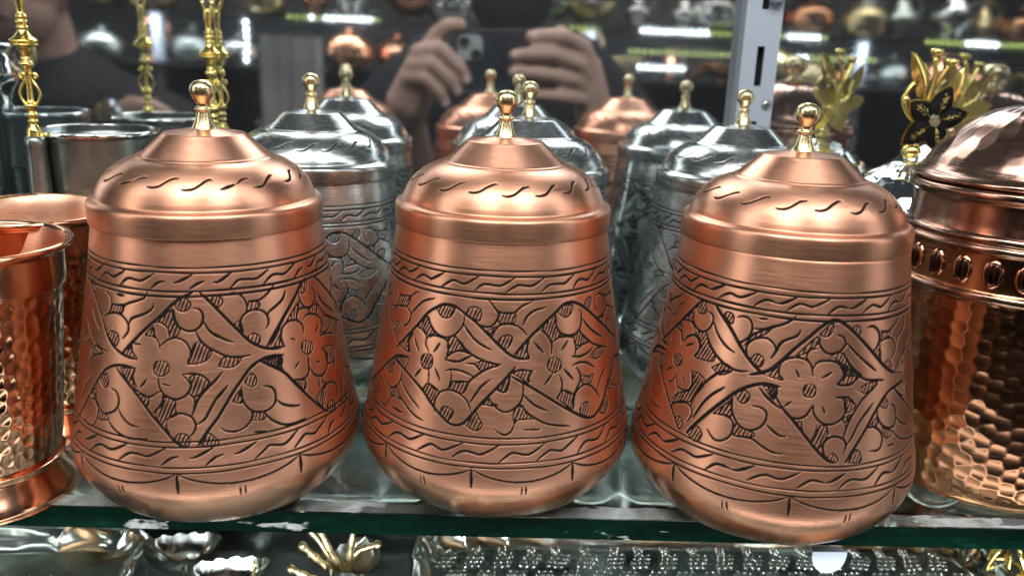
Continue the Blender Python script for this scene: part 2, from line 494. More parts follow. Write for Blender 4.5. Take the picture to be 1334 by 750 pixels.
tag(mesh_obj('pale_drape', V, F, CURTAIN), 'pale folded drape hanging across the aisle beside the upright diode strip', 'drape')

def far_pot(kind, mat, loc, s, label, group):
    t = thing(kind, label, 'pot', loc, group)
    if kind == 'domed_pot':
        lathe('bowl', [(0, 0), (.6, 0), (.9, .2), (1, .55), (.95, .8), (.97, .85)], mat, t, seg=28, sm=3).scale = (s,) * 3
        lathe('lid', [(1.0, .84), (1.0, .9), (.9, 1.05), (.6, 1.3), (.2, 1.45), (.08, 1.5), (.12, 1.62), (.0, 1.7)], mat, t, seg=28, sm=3).scale = (s,) * 3
    elif kind == 'tall_ewer':
        lathe('vessel', [(0, 0), (.5, 0), (.35, .15), (.7, .6), (.75, .9), (.35, 1.4), (.22, 1.9), (.4, 2.2), (.3, 2.2)], mat, t, seg=24, sm=3).scale = (s,) * 3
        V, F = [], []; tube(V, F, catmull([(.3, 0, 2.0), (.7, 0, 1.9), (.9, 0, 1.3), (.7, 0, .9)], 5), .05, 6)
        mesh_obj('handle', V, F, mat, t).scale = (s,) * 3
    else:
        lathe('bowl', [(0, 0), (.4, 0), (.42, .12), (.9, .5), (1.1, .8), (1.05, .8), (.85, .5), (.3, .16), (0, .15)], mat, t, seg=28, sm=3).scale = (s,) * 3
for z, ys in ((.115, -1.69), (.265, -1.71), (-.20, -1.75)):
    xx = -2.0
    while xx < 2.3:
        k = rnd.choice(['domed_pot', 'tall_ewer', 'open_bowl', 'domed_pot'])
        mt = rnd.choice([POLCOPPER, POLCOPPER, TIN, BRASS, SILVER])
        s = rnd.uniform(.055, .09) if z != .115 else rnd.uniform(.040, .075)
        shape = {'domed_pot': 'lidded pot', 'tall_ewer': 'tall ewer', 'open_bowl': 'open bowl'}[k]
        colour = {'polished_copper': 'copper', 'dull_tin': 'dull tin', 'satin_brass': 'brass', 'polished_silver': 'bright silver'}[mt.name]
        board = {.115: 'middle', .265: 'upper', -.20: 'lower'}[z]
        far_pot(k, mt, (xx, ys + rnd.uniform(-.05, .06), z), s, f'blurred {colour} {shape} on the {board} shelf board across the aisle', f'{colour} {shape}s on the {board} board across the aisle')
        xx += s * 1.7 + rnd.uniform(.0, .04)

# ---------------------------------------------------------------- engraving
ENGRAVING = {
    'left': '11:-366,938 -334,929 -319,907 -326,880 -347,863;18:-291,940 -245,940;12:-121,964 -136,942 -173,929 -228,913 -248,895 -251,874;10:-316,905 -281,904 -228,913;0:-316,900 -249,903 -251,882 -312,876;12:-373,851 -327,869 -278,876 -241,867 -214,846 -212,820 -239,793;0:-331,796 -308,810 -270,805 -261,787 -274,764 -303,776;14:-90,929 -98,908 -133,888 -177,874 -199,864 -211,844;14:-586,974 -494,929 -410,872 -363,825 -324,783 -274,753 -213,735 -161,730;10:-470,861 -435,829 -388,802;0:-518,958 -474,959 -453,930 -481,923;16:-235,743 -194,780 -124,839 -56,889 -3,930 36,951 76,965;0:-235,743 -194,780 -184,754 -161,731 -198,734;11:-190,780 -193,764 -162,733;10:-122,813 -88,812 -68,795 -61,767;11:-61,782 -30,804 8,812 45,797 63,766 59,740 49,724;14:-183,784 -146,782;10:-93,851 -89,825 -62,785;10:-83,862 -56,861 -29,844 -20,817;0:-130,815 -93,846 -89,815;0:-73,865 -10,909 3,876 21,839 2,816 -20,812 -29,844 -56,863;13:-7,909 -7,886 9,857 40,839 71,835 102,849 117,875 114,898 99,910 77,913;0:-3,927 30,951 65,935 64,915 38,902 10,909;16:108,965 138,942 174,909 209,875;14:118,867 138,837 167,814 191,805;13:86,833 100,807 129,780 164,762 187,752;0:100,802 143,768 120,732 52,724 68,760 75,787;0:151,939 171,953 196,944 201,928 184,913 163,922;0:-459,716 -408,741 -352,724 -427,706;10:-469,671 -413,704 -352,727;0:-559,717 -514,762 -471,755 -522,726;10:-525,816 -479,781 -424,754 -371,740 -317,737;0:-56,734 -33,728 -23,709 -33,689 -56,680 -80,686 -88,706 -80,726;14:-541,435 -462,518 -391,605 -340,660 -293,688 -235,701 -167,699;10:-406,638 -457,594 -503,547 -529,515;0:-358,629 -325,658 -305,645 -308,617 -331,609;12:-285,611 -256,604 -241,574 -253,544 -286,524 -326,516 -356,534 -393,570 -401,585;0:-412,566 -389,588 -380,557 -397,552;10:-435,543 -392,548 -361,527 -359,500 -378,461 -406,450 -446,453 -464,471;0:-356,520 -316,515 -293,500 -348,488 -359,500;12:-241,546 -222,522 -185,500 -138,495;12:-297,500 -267,475 -220,456 -170,451 -106,458;0:-242,691 -171,697 -181,664 -166,622 -202,650;15:-263,688 -202,645 -145,597 -93,542 -45,496 0,449 23,436;0:-163,623 -106,601 -118,568 -152,607;11:-171,697 -178,669 -159,634;12:-160,628 -132,607 -99,607 -61,627;12:-67,676 -64,647 -49,621 -19,606 10,602 40,615 58,639 56,660 30,684;16:-116,664 -142,635;14:-52,653 -21,649;11:-49,618 -56,583 -90,548;10:-106,596 -116,568;0:-84,551 -50,583 -43,608 -2,595 -2,568 3,547 -39,529 -57,512;12:25,686 60,690 95,686 123,668 139,645;0:54,679 89,686 128,657 80,611 51,622 64,646;11:51,620 74,600 70,573 60,544;14:183,691 145,656 103,621 79,589 63,547;14:178,626 147,591 123,554 105,528 78,512;12:-32,530 -9,546 26,552 60,538 73,513 66,486 46,468;10:-33,527 -36,502 -22,481;0:-8,465 13,481 41,476 50,454 37,436 12,446;16:78,436 113,484 149,525 173,553;0:89,439 113,481 148,454 150,437 111,435;16:168,914 215,869 267,817 307,780 357,754 410,743 447,744;0:239,849 268,859 276,816;11:223,957 269,954 294,934 303,909 298,888;12:441,969 418,950 377,928 347,921 310,926;0:305,920 357,917 354,898 305,890;12:287,799 270,822 268,854 287,879 322,891 363,886 388,867 392,839 377,819;0:290,798 318,811 346,796 339,773 314,779;14:497,939 474,909 429,888 401,876 391,861;10:357,920 354,901;18:370,755 420,802 477,853 541,904 594,946 633,962;12:388,757 445,814;0:567,925 607,955 633,947 631,928 598,911;0:480,830 559,883 559,866 531,826 504,826;0:401,752 450,796 437,771 451,743;12:451,743 442,776 451,807 488,826 530,824 561,803 565,768;12:574,818 598,830 650,822 691,798 691,768 666,738;10:665,735 716,731 788,711;11:539,825 546,852 577,860 615,850 614,829;12:569,916 575,886 597,859 639,853 677,872 688,899 661,925;0:627,853 682,853 668,821 619,831;0:709,793 749,796 804,763 686,739;14:703,899 732,854 781,818 836,787;12:680,865 716,822 761,787 891,735;14:696,959 754,921 836,861 932,787 969,738;16:490,765 508,757;16:664,780 637,754;16:607,649 631,643;0:575,739 599,726 603,706 588,691 562,690 541,703 537,722 550,738;10:564,675 561,640;14:515,672 488,655;11:656,692 683,661 682,618;0:674,691 751,672 729,616 683,624 678,668;0:815,748 857,736 806,706;10:829,750 774,665 733,590;10:905,730 839,645 785,573;13:158,762 204,743 246,736 299,736;0:166,709 192,739 258,732 225,703;14:162,825 191,805 233,788;12:297,689 331,711 372,721 441,714;0:350,711 429,711 420,673 375,693;16:143,517 180,566 218,617 264,666 298,697 338,713 385,719 441,714;0:350,706 429,708 416,668 387,685;16:337,708 393,678 438,647 476,603 529,542 587,482 627,445;16:199,641 172,616 147,591;12:427,694 424,672 438,644;12:467,617 508,607 541,610 559,629 567,692;12:566,639 586,606 622,590 656,595 683,624 688,659;10:530,595 525,567;0:477,612 531,598 520,565;10:612,590 605,562 610,542;0:571,518 644,550 605,477;10:639,594 627,567 665,543;12:611,505 625,537 666,549 713,533 730,502 714,476;0:623,449 641,477 670,479 687,454 667,437;0:262,644 292,673 312,653 306,629 285,627;13:252,634 247,608 256,573 277,545 312,530 349,532 377,551 384,584 371,609 334,622;0:210,582 248,621 247,574;12:161,494 186,480 219,476 254,487 277,509 279,536;0:279,506 285,535 333,526 327,502;14:388,558 409,539 449,523 488,515;13:332,524 357,493 400,466 446,457 506,460;16:284,463 334,455;10:747,642 724,586;10:843,612 767,476 733,437;10:831,557 915,532 924,498 893,476 833,481;0:771,462 806,455 790,435 741,438',
    'mid': '12:-72,945 -47,924 -28,903 -31,882 -47,862 -70,853 -97,855 -125,861;10:-29,912 -11,904 10,907;0:-25,903 10,904 48,905 48,872 11,869 -23,869;12:-478,845 -453,873 -411,906 -376,920 -341,929;10:-440,939 -479,923 -507,897 -511,874;8:-612,903 -549,904 -500,913;0:-591,895 -501,911 -511,874 -590,860;12:-514,867 -479,851 -482,821 -510,798 -538,806;10:-514,867 -562,865 -603,853 -635,826;8:-634,940 -606,907 -600,879 -612,852 -667,843 -685,851;0:-740,915 -701,908 -691,883 -726,869 -766,891;0:-599,792 -562,804 -544,787 -560,757 -590,765;15:-548,706 -522,728 -435,808 -374,870 -322,900 -287,914 -248,917 -217,910 -178,892 -126,866 -82,836 -40,806 14,769;10:-752,875 -689,828 -615,773 -578,747 -533,722;12:-372,861 -349,834 -319,811 -285,800 -251,800 -220,813 -194,838 -182,862 -181,886;0:-330,896 -311,904 -279,912 -232,908 -237,888 -257,870 -288,868 -311,882;0:-178,894 -159,915 -130,920 -108,911 -104,892 -112,873 -134,877 -163,885;14:-181,856 -158,831 -120,801 -86,785 -52,772;13:-216,811 -188,784 -151,760 -109,737;0:-426,810 -371,859 -348,829 -322,802 -348,790 -387,808;11:-426,810 -397,809 -371,794 -360,782;11:-361,787 -360,759 -338,735;11:-363,773 -341,796 -300,797 -261,792 -244,772 -246,733 -251,718;10:-445,788 -459,763 -464,738 -453,717 -436,713;0:-528,723 -445,788 -461,750 -451,712;14:-430,769 -392,725;16:-311,740 -286,774;0:-215,809 -173,778 -185,762 -241,750 -247,799;12:-252,721 -226,747 -185,762 -164,759;0:-79,836 -36,854 -51,821 -62,832;0:-348,726 -324,725 -313,706 -318,682 -339,672 -361,674 -374,694 -369,717;10:-329,674 -323,647 -323,624;10:-323,624 -342,599 -357,588;11:-322,624 -297,608 -267,601;16:-369,666 -398,631;15:-295,680 -268,642;12:-255,720 -226,747 -185,760 -130,749;14:-255,720 -195,720 -156,738 -130,749;12:-187,779 -151,758 -103,740 -63,728 -7,721;12:-247,680 -220,689 -178,689 -144,681 -114,670;9:-226,691 -218,670 -219,650 -224,629 -233,614;9:-216,650 -188,645 -146,652;0:-215,647 -146,652 -162,609 -206,617 -222,613;11:-280,523 -283,551 -279,575 -260,601 -226,613 -185,609 -151,591 -133,567 -124,545;0:-256,527 -247,546 -227,552 -199,542 -198,525 -216,502 -236,505;0:-350,592 -322,621 -267,600 -285,568 -286,539;15:-549,664 -478,647 -395,614 -340,585 -282,539 -230,503 -202,491 -176,491 -151,503 -122,534 -86,577 -45,618 16,676 54,717;12:-890,441 -694,558 -604,630 -544,671 -511,685 -447,693;0:-537,670 -451,689 -468,643 -503,658;0:-616,617 -579,650 -548,661 -544,635 -559,607 -586,602;11:-628,580 -588,561 -544,551 -505,566 -480,604 -488,638;8:-691,553 -612,560;0:-771,492 -711,540 -677,519 -691,486 -730,474;10:-628,489 -605,472 -574,469 -552,489 -540,515 -543,526;0:-548,546 -498,561 -477,539 -463,525 -507,528 -541,517;12:-480,604 -454,579 -411,551 -356,523;12:-489,548 -433,516 -376,490 -327,480;16:-514,483 -441,481;0:-124,719 -89,732 -56,729 -17,719 -68,706 -93,696;11:-157,717 -121,718 -93,696;13:-17,719 -61,707 -105,682 -142,651 -162,609;13:-50,668 -84,644 -107,614 -131,578;0:-154,502 -110,547 -90,525 -76,501 -94,480 -119,483;0:-80,574 -53,598 -43,585 -18,574;11:-53,598 -30,574 -5,555 20,549;0:-26,633 16,676 26,665 18,626 -7,624;0:42,690 74,702 123,695 110,674 107,654 81,672;0:-24,641 23,681 30,662 18,631 -1,625;12:-43,587 -17,563 14,551 45,561 75,586 87,619 84,658;11:-8,656 23,684 48,698 80,703 113,699 133,698;16:35,681 107,646 180,604 250,561 318,521 366,495 410,483 441,490 489,520 533,569 613,639 641,669;14:88,613 121,583 153,564 197,545;13:79,574 108,544 147,519 199,496 292,476;0:45,552 79,577 101,545 137,523 70,524 52,510;12:52,507 43,487 25,471 4,470 -27,487;12:86,486 160,482;0:227,740 251,729 262,709 250,690 226,684 202,695 192,715 204,734;10:117,701 110,679 117,656;12:246,674 260,649 259,621 243,594 229,587;10:263,617 289,599 316,591;12:316,589 338,613 357,633 358,662 338,689;12:317,698 352,703 398,696 452,667;16:216,680 177,641;16:273,690 319,646;16:149,787 176,761;13:316,732 364,725 423,732 452,746;0:420,712 479,735 558,721 484,696;0:362,656 413,640 439,646 421,615 373,619;12:310,537 316,571 337,602 382,616 425,599 459,564 468,546;0:346,530 369,546 394,547 395,519 379,496 350,512;0:232,587 262,614 316,589 310,537 272,561;0:452,496 517,543 532,508 508,477 473,485;12:460,576 474,602 501,626 545,651;10:567,590 596,563 644,545 689,553 700,627 640,666;0:586,653 617,660 631,628 604,604 580,617;10:680,530 643,498 625,472 578,471;0:526,565 560,595 594,557 576,553;12:-61,940 -47,924 -28,909 10,904 48,907 65,920 93,934 130,943;12:-54,810 -42,838 -23,858 11,866 52,861 83,845 103,825;0:-27,801 -14,817 12,827 36,821 33,801 10,777;16:-54,813 -13,785 27,758 67,744 114,741;16:47,757 114,816 187,867 251,904 285,923 330,928 376,917 426,892 513,837 668,736;0:53,758 107,803 103,768 113,743 67,747;13:83,858 100,888 136,911 196,921;12:164,842 121,822 103,784 110,743;12:168,842 200,817 217,788 215,750;12:221,793 253,807 301,807 335,797;12:335,797 344,762 333,732;16:135,799 179,758;16:300,791 265,761;12:238,891 244,852 262,825 302,810 345,810 375,825 390,857 390,897;0:250,901 285,920 343,914 326,888 299,877 274,885;0:172,846 238,894 244,852 265,817 221,796 203,817;0:336,808 374,820 390,795 423,769 345,768;14:399,856 436,822 478,794 532,768;12:374,814 410,786 459,754 558,722;12:343,751 387,767 439,766;0:411,905 437,927 468,929 465,903 436,888;11:514,924 500,898 509,873 528,867;11:515,927 553,929 599,904 607,872 571,849 530,843 502,848;0:611,907 730,902 684,868 618,870;10:627,865 570,844 558,805;10:627,865 703,846 723,816 715,756 668,736;0:575,777 596,814 652,814 640,786 609,766;0:501,842 568,838 552,812;10:577,923 646,906 724,921',
    'right': '12:-771,948 -791,928 -851,905 -918,867;12:-735,917 -769,900 -785,878 -801,853 -831,842;10:-934,853 -855,854 -830,830 -832,798 -853,786;16:-861,726 -809,773 -740,835 -673,899 -620,948;0:-647,916 -610,950 -585,936 -580,911 -619,900;13:-660,896 -647,870 -617,848 -575,841 -546,856 -530,885 -539,911 -573,918;10:-722,840 -701,803 -677,780;10:-713,848 -671,861 -633,850 -617,825;14:-676,777 -658,800 -624,817 -593,813 -571,790 -573,760 -590,744;11:-839,727 -784,730;10:-755,813 -709,807 -679,761;0:-711,854 -660,896 -647,870 -655,862;0:-755,813 -721,837 -712,812;0:-614,828 -554,846 -531,811 -497,785 -482,772 -489,753 -526,747 -586,746 -566,780 -578,811;18:-540,953 -492,921 -434,882 -379,832 -337,796 -293,766 -259,750;13:-526,889 -494,853 -447,821 -395,802;14:-554,846 -521,808 -480,778 -430,755 -379,744 -328,749;0:-481,926 -464,937 -436,931 -430,910 -442,900;13:-412,927 -381,935 -351,924 -339,899 -346,870 -369,850 -385,845;17:-316,937 -280,940;13:-332,900 -293,903 -256,916 -213,931;0:-365,832 -325,882 -271,908 -271,893 -331,862;12:-380,837 -334,878 -267,909;12:-337,796 -351,832 -330,860 -300,872 -268,874 -240,859 -227,837 -244,808;0:-330,792 -302,815 -271,802 -282,773;13:-203,866 -225,845 -231,823;0:-690,728 -667,727 -652,715 -654,698 -671,685 -694,686 -709,698 -708,715;17:-650,769 -608,789;14:-772,771 -748,756;16:-707,668 -743,647;0:-489,730 -437,757 -392,742 -441,714;10:-1059,582 -955,651 -865,680 -774,690;0:-853,681 -772,687 -793,640;0:-853,729 -799,739 -784,730;18:-320,739 -249,764 -205,800 -151,853 -93,899 -51,932 -6,955 15,957 36,952 82,928 145,884 213,832 268,789 321,760 355,752;14:-272,898 -249,916 -206,932 -177,948 -159,962;15:-134,917 -150,895 -192,878 -215,862 -224,840 -241,809;0:-55,906 -5,944 7,929 -15,902 -41,901;14:-57,896 -48,870 -23,847 10,843 43,853 63,876 54,898 22,907;0:-147,824 -67,895 -52,880 -105,841;12:-54,859 -88,852 -101,830 -90,815;11:0,840 -1,821;14:66,882 100,855 147,821 221,775;15:58,845 81,813 111,786 148,765;0:4,835 51,845 103,791 134,766 62,771 56,803 32,819;12:-202,779 -199,800 -171,817 -134,823 -96,815 -75,795 -69,764;13:-69,790 -52,812 -8,819 32,811 55,787 59,766;18:-138,780 -122,756;18:9,779 -29,760;0:92,928 111,938 131,927 132,906 112,907;14:168,928 202,931 235,910 240,878 221,853 203,844;13:249,911 290,905 324,911 364,928 402,947;0:244,877 254,903 312,902 300,887;12:248,872 279,882 323,879 353,853 352,826 321,804;12:244,867 245,824 258,798;0:212,827 244,851 249,807;0:268,794 299,804 321,787 320,766 299,769;12:457,936 444,900 390,881 367,851;12:632,869 507,849 415,805 356,765 331,756;0:355,752 422,787 419,743;10:532,810 477,821 433,807 413,772;14:450,787 470,772;13:-830,653 -758,607 -689,557 -627,505 -587,465;10:-723,607 -690,618 -669,649 -671,667;11:-667,644 -645,615 -605,610 -574,625 -565,658 -572,679 -593,688;14:-631,659 -610,638;10:-649,610 -636,587;0:-584,690 -542,693 -503,670 -536,613 -560,579 -657,547 -636,587 -565,628;11:-627,505 -648,522 -657,531 -625,558 -584,572 -547,563 -536,537 -554,501;0:-620,499 -592,512 -574,494 -583,466;14:-549,571 -543,606 -516,654 -474,700 -437,726 -392,739;14:-411,676 -459,638 -493,597 -514,556 -529,527;18:-545,465 -504,518 -458,572 -413,619 -369,663 -330,691 -283,712 -242,719 -193,716;0:-542,469 -501,506 -476,491 -475,471 -495,450;12:-452,510 -434,493 -412,482 -387,486 -359,508 -350,538 -357,565 -385,577 -417,575;0:-366,661 -328,683 -303,666 -315,642 -339,636;0:-441,571 -388,625 -371,640 -366,579 -386,581;13:-370,649 -370,618 -354,582 -325,555 -287,547 -249,565 -230,596 -234,623 -259,635 -289,633;0:-344,562 -287,544 -268,539 -272,527 -343,517;16:-224,578 -202,562 -171,547 -148,547;13:-345,514 -307,520 -271,519 -234,501 -192,486 -152,484;16:-272,702 -235,672 -183,642;0:-259,709 -204,709 -211,670;10:-838,553 -823,533 -765,525;10:-844,505 -795,492 -718,499;17:-185,652 -133,609 -81,559 -29,507 16,472 48,464;0:-246,746 -209,783 -202,757 -185,741;0:-240,704 -205,715 -211,676;12:-206,784 -202,757 -185,741;12:-205,715 -207,687 -185,657 -166,643;14:-139,616 -110,614 -82,627 -59,664;13:-56,664 -53,637 -26,608 11,598 48,609 72,632 76,665 64,689 28,692;14:56,808 62,782 56,756 37,738 92,736 133,764;0:67,808 89,787 133,764 106,744 44,735 62,771;0:-79,737 -59,732 -51,715 -56,697 -74,690 -94,695 -102,712 -97,729;17:-143,670 -167,652;17:-20,660 -8,636;0:125,716 173,734 227,735 173,702;13:88,797 126,769 173,748 268,738;14:231,729 174,697 138,667 106,626 83,583 73,545;0:67,689 121,663 78,638;13:40,695 88,691 124,662;0:61,614 99,631 81,605;10:0,590 15,563;10:74,611 83,583;0:-55,536 -34,567 -25,592 2,593 8,563 -18,518 -35,513;10:-99,596 -81,559;10:-37,594 -40,567 -55,539;0:-129,599 -97,604 -97,580;14:9,481 -4,503 -7,530 15,552 46,556 76,545 86,523 77,493;0:9,481 32,497 56,480 48,464;14:209,663 171,632 137,596 112,554 88,523;17:85,460 122,510 175,576 235,646 308,696 417,712;0:98,462 129,504 151,491 154,460;13:182,578 222,576 259,548 264,519 244,492 195,494;0:243,651 274,674 296,654 292,635 262,642;13:231,641 237,607 266,575 305,560 349,565 357,603 340,635 317,645;0:182,576 229,608 238,585 214,577;0:261,568 339,539 287,527;13:359,591 401,559 470,536;12:339,539 390,504 474,481 624,455;14:336,700 395,657 518,574 623,493;0:330,704 417,712 419,655;16:299,496 346,494',
}
def parse(s):
    out = []
    for item in s.split(';'):
        w, pts = item.split(':')
        out.append((int(w) / 10.0, [(int(a) / 10.0, int(b) / 1e4) for a, b in (p.split(',') for p in pts.split())]))
    return out
def hatch_lines(poly, Rm, spacing=.00122, ang=68):
    """clip slanted lines to a polygon given in (deg, m)"""
    P = [(math.radians(t) * Rm, z) for t, z in poly]
    ca, sa = math.cos(math.radians(ang)), math.sin(math.radians(ang))
    Q = [(x * sa - z * ca, x * ca + z * sa) for x, z in P]      # u across the lines, v along them
    us = [q[0] for q in Q]
    u = min(us) + spacing * .5; out = []
    while u < max(us):
        hits = []
        for i in range(len(Q)):
            a, b = Q[i], Q[(i + 1) % len(Q)]
            if (a[0] - u) * (b[0] - u) < 0:
                hits.append(a[1] + (b[1] - a[1]) * (u - a[0]) / (b[0] - a[0]))
        hits.sort()
        for v0, v1 in zip(hits[::2], hits[1::2]):
            if v1 - v0 > .0006:
                seg = []
                for v in (v0, v1):
                    x = u * sa + v * ca; z = -u * ca + v * sa
                    seg.append((math.degrees(x / Rm), z))
                out.append(seg)
        u += spacing * rnd.uniform(.85, 1.15)
    return out
def raster(strokes, TH, rows_z, rows_r):
    """TH deg sorted, rows_z ascending: returns cut depth 0..1 on the grid"""
    G = np.zeros((len(rows_z), len(TH)))
    hw0 = .00048
    for w, pts in strokes:
        pts = list(pts)
        if len(pts) > 2: pts = [(v.x, v.y) for v in catmull([(a, b * 1000, 0) for a, b in pts], 3)]; pts = [(a, b / 1000) for a, b in pts]
        cum = [0]
        for a, b in zip(pts, pts[1:]):
            cum.append(cum[-1] + math.hypot(math.radians(b[0] - a[0]) * .045, b[1] - a[1]))
        tot = cum[-1] or 1e-9
        for i in range(len(pts) - 1):
            (t0, z0), (t1, z1) = pts[i], pts[i + 1]
            Rm = float(np.interp((z0 + z1) / 2, rows_z, rows_r))
            hw = hw0 * w
            for off in (-360, 0, 360):
                a0, a1 = t0 + off, t1 + off
                pad = math.degrees(hw / Rm)
                c0 = np.searchsorted(TH, min(a0, a1) - pad); c1 = np.searchsorted(TH, max(a0, a1) + pad)
                if c1 <= c0: continue
                r0 = np.searchsorted(rows_z, min(z0, z1) - hw); r1 = np.searchsorted(rows_z, max(z0, z1) + hw)
                if r1 <= r0: continue
                X = np.radians(TH[c0:c1] - a0)[None, :] * Rm; Z = (rows_z[r0:r1] - z0)[:, None]
                dx, dz = math.radians(a1 - a0) * Rm, z1 - z0
                L2 = dx * dx + dz * dz + 1e-14
                s = np.clip((X * dx + Z * dz) / L2, 0, 1)
                d = np.hypot(X - s * dx, Z - s * dz)
                u = (cum[i] + s * (cum[i + 1] - cum[i])) / tot
                taper = np.clip(np.minimum(u, 1 - u) * tot / .0030, 0, 1) ** .6 * .55 + .45
                g = np.clip(1.0 - d / (hw * taper), 0, 1) * (.6 + .4 * taper)
                G[r0:r1, c0:c1] = np.maximum(G[r0:r1, c0:c1], g)
    return G

S = .82
BODY_PTS = [(0, 0), (.020, 0), (.0275, .0003), (.0312, .0014), (.0370, .0038), (.0420, .0068), (.0468, .0105), (.0507, .0150), (.0541, .0205),
            (.0558, .0263), (.0556, .0340), (.0538, .0420), (.0514, .0560), (.0490, .0705), (.0466, .0830), (.0444, .0958), (.0431, .1051), (.0420, .1125), (.0415, .1152), (.0400, .1154), (.0398, .1140)]
prof = np.array(smooth_prof(BODY_PTS, 14))
arc = np.concatenate([[0], np.cumsum(np.hypot(*np.diff(prof, axis=0).T))])
keep = np.concatenate([[True], np.diff(arc) > 1e-6]); prof, arc = prof[keep], arc[keep]
za = arc[np.argmin(abs(prof[:, 1] - .0215))]; zb = arc[np.argmin(abs(prof[:, 1] - .1072))]
rows = np.concatenate([np.linspace(0, za, 40, endpoint=False), np.arange(za, zb, .00025), np.linspace(zb, arc[-1], 26)])
BP = np.stack([np.interp(rows, arc, prof[:, 0]), np.interp(rows, arc, prof[:, 1])], -1)
THD = np.concatenate([np.arange(-96, 96, .28), np.arange(96, 264, 1.4)])
THD = np.sort(np.where(THD >= 180, THD - 360, THD))

def body_strokes(kind, wave_u, wave_l, scal):
    r = random.Random(hash(kind) % 1 + len(kind))
    st = []
    raw = parse(ENGRAVING[kind])
    tile = [s for s in raw if -30 <= sum(p[0] for p in s[1]) / len(s[1]) < 30]
    for sh in (120, 180, 240): raw += [(w, [(a + sh, z) for a, z in p]) for w, p in tile]
    for w, p in raw:
        if w == 0:
            zm = sum(q[1] for q in p) / len(p)
            Rm = float(np.interp(zm, BP[30:-10, 1], BP[30:-10, 0]))
            for seg in hatch_lines(p, Rm): st.append((r.uniform(.95, 1.25), seg))
            st.append((.8, p + [p[0]]))
        else:
            st.append((w * .95, p))
    # the paired ring lines, a little unsteady
    for z, w in ((.1050, .85), (.1031, 1.0), (.0971, 1.05), (.0953, 1.15), (.0453, .9), (.0434, .95), (.0364, .85), (.0345, .95)):
        ph = r.uniform(0, 6)
        st.append((w, [(a, z + .00016 * math.sin(math.radians(a) * 2 + ph) + .00008 * math.sin(math.radians(a) * 7 + ph)) for a in range(-184, 185, 4)]))
    # wavy ticks between the pairs
    def waves(z0, z1, start, n):
        step = 360 / n
        for i in range(n):
            a = start + step * i + r.uniform(-1, 1)
            a = (a + 180) % 360 - 180
            q = [(0, 0), (.20, .42), (.38, .56), (.62, .44), (.78, .52), (1.12, 1.0)]
            h = z1 - z0
            p = [(a + step * (u + r.uniform(-.02, .02)), z0 + h * (.08 + .84 * v + r.uniform(-.04, .04))) for u, v in q]
            if kind == 'left' and i % 3 == 0:
                st.append((1.5, p[:3])); st.append((1.5, p[3:]))
            elif kind == 'right' and i % 2 == 0:
                st.append((1.4, p[:4])); st.append((1.6, p[3:]))
            else: st.append((1.25, p))
    waves(.0971, .1031, wave_u, 22); waves(.0364, .0434, wave_l, 22)
    s0, n = scal
    for i in range(n):
        a = s0 + 360 / n * i; a = (a + 180) % 360 - 180; stp = 360 / n
        st.append((1.15, [(a + stp * u, .0342 - .0049 * math.sin(math.pi * u) ** .75) for u in np.linspace(.015, .985, 12)]))
        st.append((1.7, [(a, .0340), (a + .2, .0268)]))
        st.append((1.0, [(a + stp * .48, .0274), (a + stp * .48 + .3, .0238)]))
        st.append((1.0, [(a + stp * .52, .0276), (a + stp * .52 + .3, .0240)]))
    return st
def make_body(kind, wu, wl, scal):
    st = body_strokes(kind, wu, wl, scal)
    lo = 38; hi = len(BP) - 24
    G = np.zeros((len(BP), len(THD)))
    G[lo:hi] = raster(st, THD, BP[lo:hi, 1], BP[lo:hi, 0])
    rs = np.random.RandomState(len(kind))
    # soft hand-beaten unevenness of the thin sheet
    A = np.radians(THD)[None, :]; Z = BP[:, 1][:, None]
    soft = np.zeros_like(G)
    for k in range(9):
        f = rs.randint(2, 9); soft += np.sin(A * f + rs.uniform(0, 6.3) + Z * rs.uniform(-90, 90)) * rs.uniform(.3, 1)
    low = np.clip((.030 - Z) / .012, 0, 1)
    soft = soft * (.00003 + .00010 * low) * np.clip(BP[:, 0][:, None] / .03, 0, 1)
    mask = np.clip((G - .04) / .20, 0, 1)
    lip = np.clip(1 - abs(G - .03) / .03, 0, 1) * .00008        # the burr thrown up beside each cut
    return grid_mesh('engraved_body_' + kind, np.radians(THD), BP, COPPER, disp=-G * .00034 + lip + soft, groove=mask)
BODY = {'left': make_body('left', 6.4, 10.9, (.18, 8)), 'mid': make_body('mid', 1.45, -2.0, (-10.8, 9)), 'right': make_body('right', -3.3, -10.0, (-11.3, 8))}

LID_PTS = [(.0405, .1148), (.0418, .1147), (.0423, .1150), (.0425, .1180), (.0425, .1214), (.0421, .1226), (.0410, .1233), (.0402, .1236), (.0397, .1240), (.0394, .1250), (.0389, .1264),
           (.0375, .1292), (.0352, .1322), (.0318, .1350), (.0284, .1369), (.0260, .1377), (.0251, .1380), (.0247, .1384), (.0243, .1387), (.0239, .1386), (.0235, .1387), (.0218, .1402), (.0198, .1420), (.0176, .1440), (.0158, .1456), (.0150, .14635), (.0145, .1466), (.0125, .1468), (.0095, .1473), (.0056, .1480), (0, .1480)]
lp = np.array(smooth_prof(LID_PTS, 10))
la = np.concatenate([[0], np.cumsum(np.hypot(*np.diff(lp, axis=0).T))])
kk = np.concatenate([[True], np.diff(la) > 1e-6]); lp, la = lp[kk], la[kk]
i0 = la[np.argmin(abs(lp[:, 1] - .1255))]; i1 = la[np.argmin(abs(lp[:, 1] - .1366))]
lrows = np.concatenate([np.linspace(0, i0, 60, endpoint=False), np.arange(i0, i1, .00028), np.linspace(i1, la[-1], 90)])
LP = np.stack([np.interp(lrows, la, lp[:, 0]), np.interp(lrows, la, lp[:, 1])], -1)
